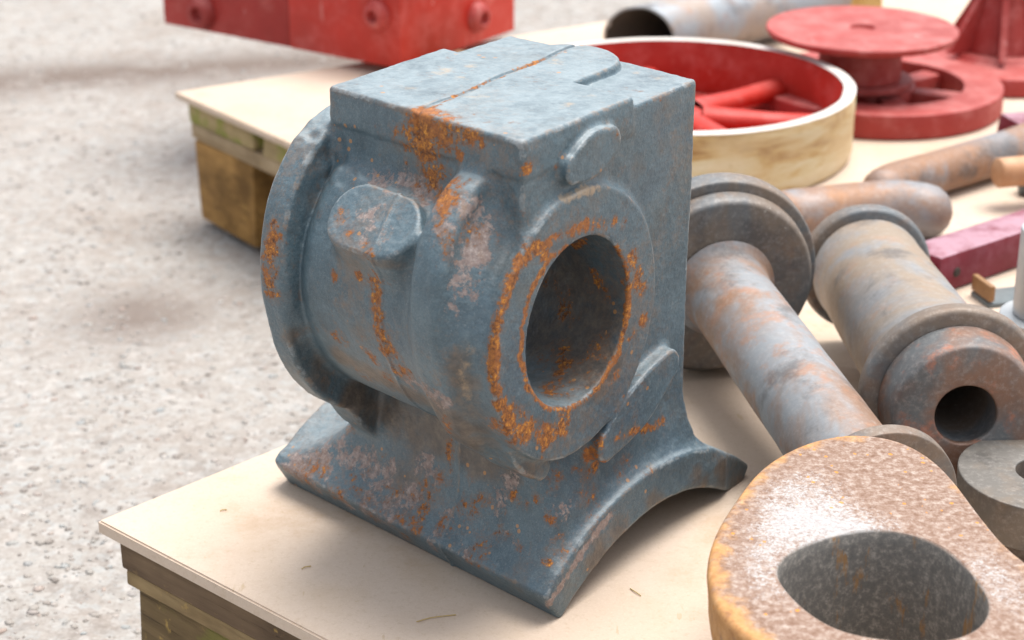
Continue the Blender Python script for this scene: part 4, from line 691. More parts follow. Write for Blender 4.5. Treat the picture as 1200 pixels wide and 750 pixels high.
    'pale': [(-0.1243,-0.0281,0.2536,0.0107,0.65), (-0.1141,-0.0252,0.2558,0.0107,0.65), (-0.1022,-0.022,0.2594,0.0106,0.65), (-0.1022,-0.022,0.2594,0.0106,0.65), (-0.0903,-0.0241,0.2581,0.0105,0.65), (-0.0784,-0.0235,0.2575,0.0105,0.65), (-0.0512,-0.0417,0.2657,0.0101,0.65), (-0.0512,-0.0417,0.2657,0.0101,0.65), (-0.0377,-0.0416,0.2651,0.01,0.65), (-0.0339,-0.0349,0.2621,0.0101,0.65), (-0.0372,-0.0422,0.2643,0.0124,0.58), (-0.0366,-0.0512,0.2547,0.0108,0.49), (-0.0316,-0.0376,0.2512,0.0109,0.49), (-0.0316,-0.0376,0.2512,0.0109,0.49), (-0.0319,-0.0438,0.2454,0.0108,0.49), (-0.0328,-0.0502,0.2399,0.0108,0.49), (-0.0328,-0.0502,0.2399,0.0108,0.49), (-0.0285,-0.0491,0.232,0.0108,0.49), (-0.0247,-0.0478,0.2276,0.0108,0.49), (-0.0988,-0.04,0.2568,0.0056,0.63), (-0.1005,-0.0445,0.2529,0.0056,0.63), (-0.1005,-0.0481,0.2497,0.0056,0.63), (-0.1005,-0.0517,0.2465,0.0056,0.63), (-0.1005,-0.0517,0.2465,0.0056,0.63), (-0.0988,-0.0544,0.2442,0.0056,0.63), (-0.0971,-0.0571,0.2419,0.0056,0.63), (-0.0971,-0.0607,0.2387,0.0056,0.63), (-0.0954,-0.0635,0.2362,0.0056,0.63), (-0.0286,-0.0298,0.254,0.0078,0.55), (-0.028,-0.0343,0.2496,0.0078,0.55), (-0.029,-0.0384,0.2469,0.0078,0.55), (-0.0297,-0.0428,0.2429,0.0077,0.55), (-0.0297,-0.0428,0.2429,0.0077,0.55), (-0.0304,-0.0471,0.2382,0.0077,0.55), (-0.0304,-0.0505,0.2331,0.0077,0.55), (-0.0308,-0.0536,0.2282,0.0077,0.55), (-0.0308,-0.0536,0.2282,0.0077,0.55), (-0.0305,-0.0556,0.2229,0.0077,0.55), (-0.0311,-0.0587,0.216,0.0077,0.55), (-0.0303,-0.0592,0.211,0.0077,0.55), (-0.2348,-0.0027,0.0224,0.0163,0.63), (-0.2229,0.0022,0.0277,0.0163,0.63), (-0.211,0.0066,0.0337,0.0162,0.63), (-0.1974,0.0105,0.0412,0.0161,0.63), (-0.1974,0.0105,0.0412,0.0161,0.63), (-0.1838,0.0105,0.0412,0.016,0.63), (-0.1685,0.0097,0.0393,0.0158,0.63), (-0.1549,0.0097,0.0393,0.0157,0.63), (-0.1549,0.0097,0.0393,0.0157,0.63), (-0.1294,0.008,0.0359,0.0155,0.63), (-0.1294,0.008,0.0359,0.0155,0.63), (-0.1413,0.0014,0.0269,0.0156,0.63), (-0.1515,-0.0035,0.0216,0.0156,0.63), (-0.1515,-0.0035,0.0216,0.0156,0.63), (-0.1668,-0.004,0.0189,0.0158,0.63), (-0.1872,-0.0023,0.0155,0.016,0.63), (-0.1192,0.0135,0.0509,0.0181,0.55), (-0.2127,-0.0023,0.0155,0.0114,0.55), (-0.177,0.0105,0.0412,0.0206,0.63), (-0.0988,0.0072,0.0345,0.0126,0.49), (-0.0988,0.0006,0.0259,0.0125,0.49), (-0.1005,-0.0036,0.0177,0.0126,0.49), (-0.1005,-0.0036,0.0177,0.0126,0.49), (-0.0172,-0.0111,0.0986,0.0116,0.49), (-0.0512,0.0173,0.0699,0.0122,0.49), (-0.0614,0.0159,0.0614,0.0123,0.49), (-0.0614,0.0159,0.0614,0.0123,0.49), (-0.0665,0.014,0.0529,0.0123,0.49), (-0.0716,0.0116,0.0445,0.0124,0.49), (-0.0767,-0.0018,0.0233,0.0141,0.38), (-0.041,0.0097,0.0393,0.0122,0.38), (-0.0529,-0.0563,0.157,0.0129,0.43), (-0.0699,-0.048,0.1534,0.0131,0.43), (-0.0801,-0.0495,0.157,0.0131,0.43), (-0.0154,0.0246,0.0614,0.012,0.53), (-0.0071,0.0018,0.0097,0.0034,0.72), (-0.0042,-0.0003,0.0138,0.0034,0.72), (-0.004,-0.0009,0.0157,0.0034,0.72), (-0.0032,0.0008,0.0172,0.0034,0.72), (-0.0031,0.0025,0.0189,0.0034,0.72), (-0.003,0.0042,0.0189,0.0034,0.72), (-0.0029,0.0076,0.0206,0.0034,0.72), (-0.0029,0.0093,0.0206,0.0034,0.72), (-0.0029,0.0093,0.0206,0.0034,0.72), (-0.0029,0.011,0.0223,0.0034,0.72), (-0.0029,0.0127,0.024,0.0034,0.72), (-0.0029,0.0161,0.0257,0.0034,0.72), (-0.0029,0.0178,0.0257,0.0034,0.72), (-0.0029,0.0195,0.0274,0.0034,0.72), (-0.0029,0.0212,0.0291,0.0034,0.72), (-0.0029,0.0229,0.0291,0.0034,0.72), (-0.0031,0.0246,0.0308,0.0034,0.72), (-0.0034,0.028,0.0325,0.0035,0.72), (-0.0034,0.0297,0.0325,0.0035,0.72), (-0.0036,0.0314,0.0343,0.0035,0.72), (-0.0039,0.0348,0.0359,0.0035,0.72), (-0.0039,0.0365,0.0359,0.0035,0.72), (-0.0039,0.0365,0.0359,0.0035,0.72), (-0.0041,0.0399,0.0377,0.0035,0.72), (-0.0041,0.0416,0.0377,0.0035,0.72), (-0.0042,0.045,0.0393,0.0035,0.72), (-0.0042,0.0484,0.0393,0.0035,0.72), (-0.0044,0.0501,0.0411,0.0035,0.72), (-0.0045,0.0535,0.0421,0.0035,0.72), (-0.0045,0.0552,0.0421,0.0035,0.72), (-0.0046,0.0586,0.0429,0.0035,0.72), (-0.0047,0.062,0.0445,0.0035,0.72), (-0.0047,0.0637,0.0445,0.0035,0.72), (-0.1005,-0.0501,0.1583,0.0116,0.53), (-0.0886,-0.0502,0.1566,0.0115,0.53), (-0.0784,-0.0479,0.1536,0.0115,0.53), (-0.0665,-0.0479,0.1519,0.0114,0.53), (-0.0665,-0.0479,0.1519,0.0114,0.53), (-0.0495,-0.056,0.156,0.0112,0.53), (-0.041,-0.055,0.1532,0.0112,0.53), (-0.0138,0.0943,0.0631,0.0126,0.48), (-0.1005,-0.0243,0.2566,0.0122,0.55), (-0.0784,-0.0252,0.2558,0.0121,0.55), (-0.041,-0.0436,0.2641,0.0116,0.55), (-0.0339,-0.0383,0.2603,0.0116,0.55), (-0.041,-0.0521,0.2554,0.0116,0.55), (-0.0266,-0.0425,0.2391,0.0116,0.55), (-0.0264,-0.0512,0.2242,0.0116,0.55), (-0.1022,-0.0517,0.2465,0.0121,0.55), (-0.0854,-0.0602,0.2398,0.0119,0.55)],
    'brown_tone': [(-0.1379,-0.0443,0.1471,0.012,0.77), (-0.126,-0.043,0.1448,0.0119,0.77), (-0.1158,-0.0418,0.143,0.0118,0.77), (-0.1039,-0.0405,0.141,0.0118,0.77), (-0.1039,-0.0405,0.141,0.0118,0.77), (-0.0938,-0.0396,0.1398,0.0117,0.77), (-0.0835,-0.0383,0.1379,0.0117,0.77), (-0.0733,-0.0375,0.1369,0.0116,0.77), (-0.0495,-0.0523,0.1464,0.0113,0.77), (-0.0495,-0.0523,0.1464,0.0113,0.77), (-0.041,-0.0499,0.1413,0.0113,0.77), (-0.0368,-0.0459,0.1354,0.0113,0.77), (-0.169,-0.0043,0.0937,0.0182,0.77), (-0.1688,0.0127,0.0818,0.0184,0.77), (-0.1549,0.0184,0.0784,0.0184,0.77), (-0.1379,0.0182,0.0767,0.0182,0.77), (-0.1379,0.0182,0.0767,0.0182,0.77), (-0.1158,0.0186,0.0801,0.018,0.77), (-0.0444,-0.0363,0.1211,0.0164,0.77), (-0.0495,-0.0458,0.1339,0.0114,0.75), (-0.0461,-0.0387,0.124,0.0115,0.75), (-0.0869,0.0182,0.0767,0.0124,0.75), (-0.0767,0.0178,0.0733,0.0123,0.75), (-0.0767,0.0178,0.0733,0.0123,0.75), (-0.0648,0.0178,0.0733,0.0123,0.75), (-0.0529,0.018,0.075,0.0122,0.75), (-0.0172,-0.0111,0.0986,0.0116,0.75), (-0.1691,-0.0583,0.1532,0.0103,0.55), (-0.1689,-0.0519,0.1447,0.0104,0.55), (-0.169,-0.0468,0.1362,0.0105,0.55), (-0.169,-0.04,0.1278,0.0105,0.55), (-0.169,-0.0332,0.1192,0.0106,0.55), (-0.0029,0.045,0.0223,0.0122,0.77), (-0.0267,-0.0577,0.1817,0.011,0.65), (-0.0251,-0.0543,0.1702,0.011,0.65), (-0.0274,-0.0514,0.1584,0.0111,0.65), (-0.0274,-0.0514,0.1584,0.0111,0.65), (-0.0261,-0.0461,0.1487,0.0112,0.65), (-0.0264,-0.0391,0.137,0.0113,0.65), (-0.0303,-0.0304,0.1238,0.0114,0.65), (-0.035,-0.0332,0.2683,0.0047,0.4), (-0.036,-0.0346,0.2687,0.0046,0.4), (-0.0377,-0.0365,0.2688,0.0046,0.4), (-0.041,-0.0368,0.2693,0.0047,0.4), (-0.0461,-0.0368,0.2693,0.0047,0.4), (-0.0495,-0.0368,0.2693,0.0047,0.4), (-0.0531,-0.0365,0.2693,0.0047,0.4), (-0.0716,-0.0208,0.2621,0.0048,0.4), (-0.0767,-0.0204,0.263,0.0048,0.4), (-0.0818,-0.0204,0.263,0.0048,0.4), (-0.0852,-0.0207,0.2621,0.0049,0.4), (-0.0888,-0.0215,0.2619,0.0049,0.4), (-0.0954,-0.0207,0.2621,0.0049,0.4), (-0.0988,-0.0207,0.2621,0.0049,0.4), (-0.1039,-0.0207,0.2621,0.0049,0.4), (-0.109,-0.0207,0.2621,0.0049,0.4), (-0.1124,-0.0215,0.2603,0.0049,0.4), (-0.1175,-0.022,0.2594,0.0049,0.4), (-0.0818,-0.0666,0.2284,0.0063,0.65), (-0.0767,-0.0649,0.2284,0.0063,0.65), (-0.0738,-0.0632,0.2285,0.0063,0.65), (-0.0707,-0.0596,0.227,0.0063,0.65), (-0.1711,-0.0153,0.0929,0.0108,0.65), (-0.0546,0.0175,0.0716,0.0122,0.65), (-0.0478,0.0768,0.1702,0.0436,0.65), (-0.0325,0.0567,0.1418,0.0431,0.6), (-0.1345,0.0126,0.0479,0.0274,0.45), (-0.0031,0.1606,0.0308,0.0131,0.55), (-0.0108,0.0909,0.2586,0.0134,0.45), (-0.0094,-0.0179,0.296,0.0023,0.65), (-0.0099,-0.0197,0.2977,0.0023,0.65), (-0.0108,-0.0208,0.2977,0.0023,0.65), (-0.011,-0.0207,0.2991,0.0023,0.65), (-0.0121,-0.0213,0.2977,0.0023,0.65), (-0.0138,-0.0215,0.2977,0.0023,0.65), (-0.0156,-0.0215,0.2977,0.0023,0.65), (-0.0172,-0.0215,0.2977,0.0023,0.65), (-0.0189,-0.0215,0.2977,0.0023,0.65), (-0.0223,-0.0215,0.2977,0.0023,0.65), (-0.0241,-0.0215,0.2977,0.0023,0.65), (-0.0257,-0.0215,0.2977,0.0023,0.65), (-0.0274,-0.0215,0.2977,0.0023,0.65), (-0.0308,-0.0215,0.2977,0.0023,0.65), (-0.0325,-0.0215,0.2977,0.0023,0.65), (-0.0343,-0.0215,0.2977,0.0023,0.65), (-0.0359,-0.0215,0.2977,0.0023,0.65), (-0.0393,-0.0215,0.2977,0.0023,0.65), (-0.041,-0.0215,0.2977,0.0023,0.65), (-0.041,-0.0215,0.2977,0.0023,0.65), (-0.0427,-0.0215,0.2977,0.0023,0.65), (-0.0444,-0.0215,0.2977,0.0023,0.65), (-0.0478,-0.0215,0.2977,0.0023,0.65), (-0.0495,-0.0215,0.2977,0.0023,0.65), (-0.0512,-0.0215,0.2977,0.0023,0.65), (-0.0529,-0.0215,0.2977,0.0023,0.65), (-0.0563,-0.0215,0.2977,0.0024,0.65), (-0.058,-0.0215,0.2977,0.0024,0.65), (-0.0597,-0.0215,0.2977,0.0024,0.65), (-0.0614,-0.0215,0.2977,0.0024,0.65), (-0.0648,-0.0215,0.2977,0.0024,0.65), (-0.0665,-0.0215,0.2977,0.0024,0.65), (-0.0682,-0.0215,0.2977,0.0024,0.65), (-0.0716,-0.021,0.2994,0.0024,0.65), (-0.0733,-0.021,0.2994,0.0024,0.65), (-0.075,-0.0215,0.2977,0.0024,0.65), (-0.0784,-0.021,0.2994,0.0024,0.65), (-0.0801,-0.021,0.2994,0.0024,0.65), (-0.0818,-0.021,0.2994,0.0024,0.65), (-0.0835,-0.0215,0.2977,0.0024,0.65), (-0.0869,-0.021,0.2994,0.0024,0.65), (-0.0887,-0.0208,0.2996,0.0024,0.65), (-0.0926,-0.0207,0.299,0.0024,0.65), (-0.0938,-0.0208,0.2995,0.0024,0.65), (-0.0954,-0.021,0.2994,0.0024,0.65), (-0.0971,-0.021,0.2994,0.0024,0.65), (-0.1005,-0.021,0.2994,0.0024,0.65), (-0.1022,-0.021,0.2994,0.0024,0.65), (-0.1022,-0.021,0.2994,0.0024,0.65), (-0.1039,-0.021,0.2994,0.0024,0.65), (-0.1073,-0.021,0.2994,0.0024,0.65), (-0.109,-0.021,0.2994,0.0024,0.65), (-0.1107,-0.021,0.2994,0.0024,0.65), (-0.1141,-0.021,0.2994,0.0024,0.65), (-0.1158,-0.021,0.2994,0.0024,0.65), (-0.1175,-0.021,0.2994,0.0024,0.65), (-0.1209,-0.021,0.2994,0.0024,0.65), (-0.1226,-0.021,0.2994,0.0024,0.65), (-0.1243,-0.021,0.2994,0.0025,0.65), (-0.1277,-0.021,0.2994,0.0025,0.65), (-0.1294,-0.021,0.2994,0.0025,0.65), (-0.1311,-0.021,0.2994,0.0025,0.65), (-0.1345,-0.021,0.2994,0.0025,0.65), (-0.1362,-0.021,0.2994,0.0025,0.65), (-0.1379,-0.021,0.2994,0.0025,0.65), (-0.1413,-0.021,0.2994,0.0025,0.65), (-0.143,-0.021,0.2994,0.0025,0.65), (-0.1464,-0.021,0.2994,0.0025,0.65), (-0.1481,-0.021,0.2994,0.0025,0.65), (-0.1498,-0.021,0.2994,0.0025,0.65), (-0.1532,-0.021,0.2994,0.0025,0.65), (-0.1549,-0.021,0.2994,0.0025,0.65), (-0.1583,-0.021,0.2994,0.0025,0.65), (-0.16,-0.021,0.2994,0.0025,0.65), (-0.1209,-0.0577,0.194,0.0214,0.3), (-0.1073,-0.0569,0.1821,0.0214,0.3), (-0.1124,-0.0648,0.2252,0.021,0.3), (-0.087,-0.0563,0.1771,0.0212,0.3), (-0.1638,-0.0468,0.2314,0.0219,0.3), (-0.1654,-0.0636,0.1838,0.022,0.3), (-0.1736,-0.0612,0.1539,0.0224,0.3), (-0.0059,0.0416,0.2501,0.021,0.3), (-0.0103,0.1164,0.2757,0.022,0.3), (-0.0138,0.1368,0.1889,0.023,0.3), (-0.0157,0.1232,0.1362,0.0232,0.3), (-0.0055,0.0824,0.0971,0.0228,0.3), (-0.0308,-0.0035,0.0216,0.0224,0.3), (-0.058,0.0763,0.1684,0.0263,0.75), (-0.0427,0.0785,0.1821,0.026,0.75), (-0.0257,0.0758,0.1668,0.0259,0.75), (-0.0614,0.0673,0.1515,0.0264,0.75), (-0.0376,0.0641,0.1479,0.026,0.75), (-0.0172,0.0555,0.1409,0.0256,0.75), (-0.0029,0.045,0.0274,0.0122,0.6), (-0.0034,0.0722,0.0325,0.0124,0.6), (-0.0036,0.1113,0.0343,0.0127,0.6), (-0.004,0.1657,0.021,0.0132,0.6), (-0.0061,0.2167,0.0009,0.0137,0.6), (-0.0029,0.1929,0.0206,0.0134,0.6)],
}

# ------------------------------------------------------------------ ground
def build_ground():
    # one sheet: fine near the camera, coarse out to the horizon
    xs = np.concatenate([np.linspace(-150, -4, 12), np.linspace(-3.5, 3.5, 150), np.linspace(4, 150, 12)])
    ys = np.concatenate([np.linspace(-60, -1, 8), np.linspace(-0.5, 9, 230), np.linspace(10, 250, 16)])
    X, Y = np.meshgrid(xs, ys, indexing='ij')
    Z = np.zeros_like(X)
    for i in range(X.shape[0]):
        for j in range(X.shape[1]):
            if abs(X[i, j]) < 3.6 and -0.6 < Y[i, j] < 9.1:
                Z[i, j] = mnoise.noise(Vector((X[i, j] * 1.5, Y[i, j] * 1.5, 0))) * 0.010 + mnoise.noise(Vector((X[i, j] * 9, Y[i, j] * 9, 4))) * 0.003 - 0.006
    # damp band running across the yard and a damp patch beside the near pallet
    t = (Y - (2.79 + 0.30 * (X + 0.76)))
    damp = np.exp(-(t / 0.095) ** 2) * (X < 0.0) * 1.0
    damp = np.maximum(damp, 0.9 * np.exp(-(((X + 0.39) / 0.075) ** 2 + ((Y - 1.88) / 0.085) ** 2)))
    damp = np.maximum(damp, 0.6 * np.exp(-(((X + 0.36) / 0.18) ** 2 + ((Y - 2.75) / 0.09) ** 2)))
    damp = np.maximum(damp, 0.6 * np.exp(-((Y - 4.7) / 0.5) ** 2))
    verts = np.stack([X, Y, Z], -1).reshape(-1, 3)
    ny = len(ys)
    faces = [(i * ny + j, (i + 1) * ny + j, (i + 1) * ny + j + 1, i * ny + j + 1) for i in range(len(xs) - 1) for j in range(ny - 1)]
    o = link_mesh('ground', verts, faces, M['ground'], None, True, 180)
    a = o.data.attributes.new('damp', 'FLOAT', 'POINT'); a.data.foreach_set('value', damp.reshape(-1).astype(np.float32))
    o['kind'] = 'structure'
build_ground()

def gz_at(x, y):
    return mnoise.noise(Vector((x * 1.5, y * 1.5, 0))) * 0.010 + mnoise.noise(Vector((x * 9, y * 9, 4))) * 0.003 - 0.006

def build_gravel():
    ico_v = np.array([(0, 0, -1), (.72, -.53, -.45), (-.28, -.85, -.45), (-.89, 0, -.45), (-.28, .85, -.45), (.72, .53, -.45),
                      (.28, -.85, .45), (-.72, -.53, .45), (-.72, .53, .45), (.28, .85, .45), (.89, 0, .45), (0, 0, 1)])
    ico_f = np.array([(0, 1, 2), (1, 0, 5), (0, 2, 3), (0, 3, 4), (0, 4, 5), (1, 5, 10), (2, 1, 6), (3, 2, 7), (4, 3, 8), (5, 4, 9),
                      (1, 10, 6), (2, 6, 7), (3, 7, 8), (4, 8, 9), (5, 9, 10), (6, 10, 11), (7, 6, 11), (8, 7, 11), (9, 8, 11), (10, 9, 11)])
    n = 26000
    y = 1.0 + (rng.random(n) ** 1.35) * 4.2
    x = -0.30 * y - 0.15 + rng.random(n) * (0.30 * y + 0.35)
    far = rng.random(n) < 0.12
    x = np.where(far, rng.uniform(-0.3, 1.5, n), x); y = np.where(far, rng.uniform(2.6, 5.0, n), y)
    size = 0.0013 + 0.0036 * rng.random(n) ** 4
    ang = rng.random(n) * 6.28
    sc = np.stack([size * rng.uniform(.8, 1.4, n), size * rng.uniform(.7, 1.1, n), size * rng.uniform(.4, .7, n)], 1)
    v = ico_v[None] * (1 + rng.uniform(-.22, .22, (n, 12, 1))) * sc[:, None, :]
    ca, sa = np.cos(ang)[:, None], np.sin(ang)[:, None]
    vx = v[..., 0] * ca - v[..., 1] * sa + x[:, None]; vy = v[..., 0] * sa + v[..., 1] * ca + y[:, None]
    gz = np.array([gz_at(a, b) for a, b in zip(x, y)])
    vz = v[..., 2] * 0.55 + gz[:, None]
    co = np.stack([vx, vy, vz], -1).reshape(-1, 3).astype(np.float32)
    f = (ico_f[None] + (np.arange(n) * 12)[:, None, None]).reshape(-1, 3).astype(np.int32)
    me = bpy.data.meshes.new('gravel')
    me.vertices.add(len(co)); me.vertices.foreach_set('co', co.reshape(-1))
    me.loops.add(f.size); me.loops.foreach_set('vertex_index', f.reshape(-1))
    me.polygons.add(len(f)); me.polygons.foreach_set('loop_start', np.arange(0, f.size, 3, dtype=np.int32))
    me.update(calc_edges=True); me.validate()
    a = me.attributes.new('tint', 'FLOAT', 'POINT'); a.data.foreach_set('value', np.repeat(rng.random(n), 12).astype(np.float32))
    me.materials.append(M['stone'])
    o = bpy.data.objects.new('gravel', me); C.objects.link(o)
    tag(o, 'pale grey and beige gravel scattered over the yard', 'gravel', None, 'stuff')
build_gravel()

# ------------------------------------------------------------------ near pallet and its board
def rot2(a): return Vector((math.cos(a), math.sin(a), 0))

NB = Vector((-0.270, 1.107, 0))                  # left corner of the near board
da = math.atan2(0.962 - 1.107, -0.109 + 0.270)     # along its front edge
db = math.atan2(1.493 - 1.107, 0.107 + 0.270)      # along its left edge
ua, ub = rot2(da), rot2(db)
def sheet(name, corners, z0, z1, mat):
    return extrude_outline(name, corners, z0, z1, mat, None, 0.0012)

LB = (Vector((0.107, 1.493, 0)) - NB).length
c0 = NB; c1 = NB + ua * 1.0; c3 = NB + ub * LB; c2 = c3 + ua * 0.95
def subdiv_edge(a, b, n=12):
    return [a + (b - a) * (k / n) for k in range(n)]
outline = [(p.x, p.y) for p in subdiv_edge(c0, c1) + subdiv_edge(c1, c2) + subdiv_edge(c2, c3) + subdiv_edge(c3, c0)]
o = sheet('near_board', outline, BOARD - 0.010, BOARD, M['board'])
tag(o, 'cream fibreboard sheet under the big blue grey casting, its corner at lower left', 'board', 'fibreboard sheets laid on the pallets')

def pallet(corner, u, v, nu, nv, top, label, mats, deck_along_u, block_inset, name='pallet'):
    """corner, unit vectors u (front edge) and v (depth), lengths nu, nv; top = height of its deck"""
    root = thing(name, label, 'pallet', (corner.x, corner.y, 0), 'wooden pallets carrying the boards')
    up = Vector((0, 0, 1))
    d, st = (0.026, 0.012) if deck_along_u else (0.024, 0.020)
    bl = 0.078
    zdeck = top - d; zst = zdeck - st; zb = zst - bl
    c = Vector((corner.x, corner.y, 0))
    if deck_along_u:
        n = 5; wd = 0.095; gap = (nv - n * wd) / (n - 1)
        for i in range(n):
            prism_box('deck_board', c + v * (i * (wd + gap)) + up * zdeck, u * nu, v * wd, up * (d - 0.0005), mats[0], root, 0.0015, 0.001)
        for i in range(3):
            prism_box('stringer_board', c + u * 0.002 + v * 0.001 + v * (i * (nv - 0.1) / 2) + up * zst, u * (nu - 0.004), v * 0.1, up * (st - 0.0006), mats[1], root, 0.0015, 0.001)
    else:
        n = 4; wd = 0.145; gap = (nu - n * wd) / (n - 1)
        for i in range(n):
            prism_box('deck_board', c + u * (i * (wd + gap)) + up * zdeck, u * wd, v * nv, up * (d - 0.0005), mats[0], root, 0.002, 0.0015)
        for i in range(3):
            prism_box('stringer_board', c + v * (0.001 + i * (nv - 0.1) / 2) + up * zst, u * nu, v * 0.1, up * (st - 0.0006), mats[1], root, 0.002, 0.0015)
    for i in range(3):
        for j in range(3):
            prism_box('block', c + u * (block_inset + i * (nu - (0.11 if deck_along_u else 0.13) - 2 * block_inset) / 2) + v * (0.004 + j * (nv - 0.1) / 2) + up * (zb if deck_along_u else 0.002),
                      u * (0.110 if deck_along_u else 0.130), v * 0.092, up * ((bl if deck_along_u else zst - 0.002) - 0.0006), mats[2], root, 0.004, 0.002)
    if deck_along_u:
        for i in range(3):
            prism_box('bottom_board', c + v * (0.002 + i * (nv - 0.1) / 2) + up * 0.003, u * nu, v * 0.096, up * (zb - 0.0036), mats[1], root, 0.0015, 0.001)
    return root

pc = NB + ua * 0.008 + ub * 0.010
pallet(pc, ua, ub, 0.92, LB - 0.06, BOARD - 0.010, 'weathered brown pallet under the near board at lower left', (M['wood_old'], M['wood_strip'], M['wood_block_old']), True, 0.006)

# back board and pallet
BT = 0.154
BB = Vector((-0.393, 2.169, 0))
ba = math.atan2(1.938 - 2.169, -0.214 + 0.393); bb = ba + math.pi / 2
va = rot2(ba); vb = rot2(bb + R(-2))
k0 = BB; k1 = BB + va * 1.5
kf = BB + vb * 0.62
e_dir = rot2(math.atan2(2.524 - 2.431, 0.137))
k_pts = [k0, k1, k1 + vb * 2.0, k0 + vb * 0.62 + va * 0.9 + vb * 1.3, ]
# the far edge runs up to the right behind the red box and the pipe
far = [Vector((1.25, 3.05, 0)), Vector((0.137, 2.524, 0)), Vector((0.0, 2.431, 0)), Vector((-0.13, 2.345, 0))]
outline = []
loop = [k0, k1, Vector((1.45, 1.6, 0))] + far
loop = [BB, BB + va * 1.05, Vector((1.35, 1.55, 0)), Vector((1.35, 3.10, 0)), Vector((0.60, 2.80, 0)), Vector((0.137, 2.524, 0)), Vector((-0.02, 2.42, 0)), Vector((-0.179, 2.308, 0))]
o = sheet('back_board', [(p.x, p.y) for p in loop], BT - 0.008, BT, M['board'])
tag(o, 'cream fibreboard sheet under the red wheels and rods behind the casting', 'board', 'fibreboard sheets laid on the pallets')
pb = BB + va * 0.020 + vb * 0.006
pallet(pb, va, vb, 0.646, 0.30, BT - 0.008, 'pallet with a mossy board end under the back board behind the casting', (M['wood_moss'], M['wood'], M['wood_block']), False, 0.002)

# ------------------------------------------------------------------ the casting
CA = R(-44.5); SH = 0.14
CE1 = np.array([math.cos(CA), math.sin(CA), 0.0]); CE2 = np.array([-CE1[1], CE1[0], 0.0])
CM = np.array([CE1, CE2 - SH * CE1, [0, 0, 1.0]]).T
CO = np.array([0.02513, 0.97566, BOARD])

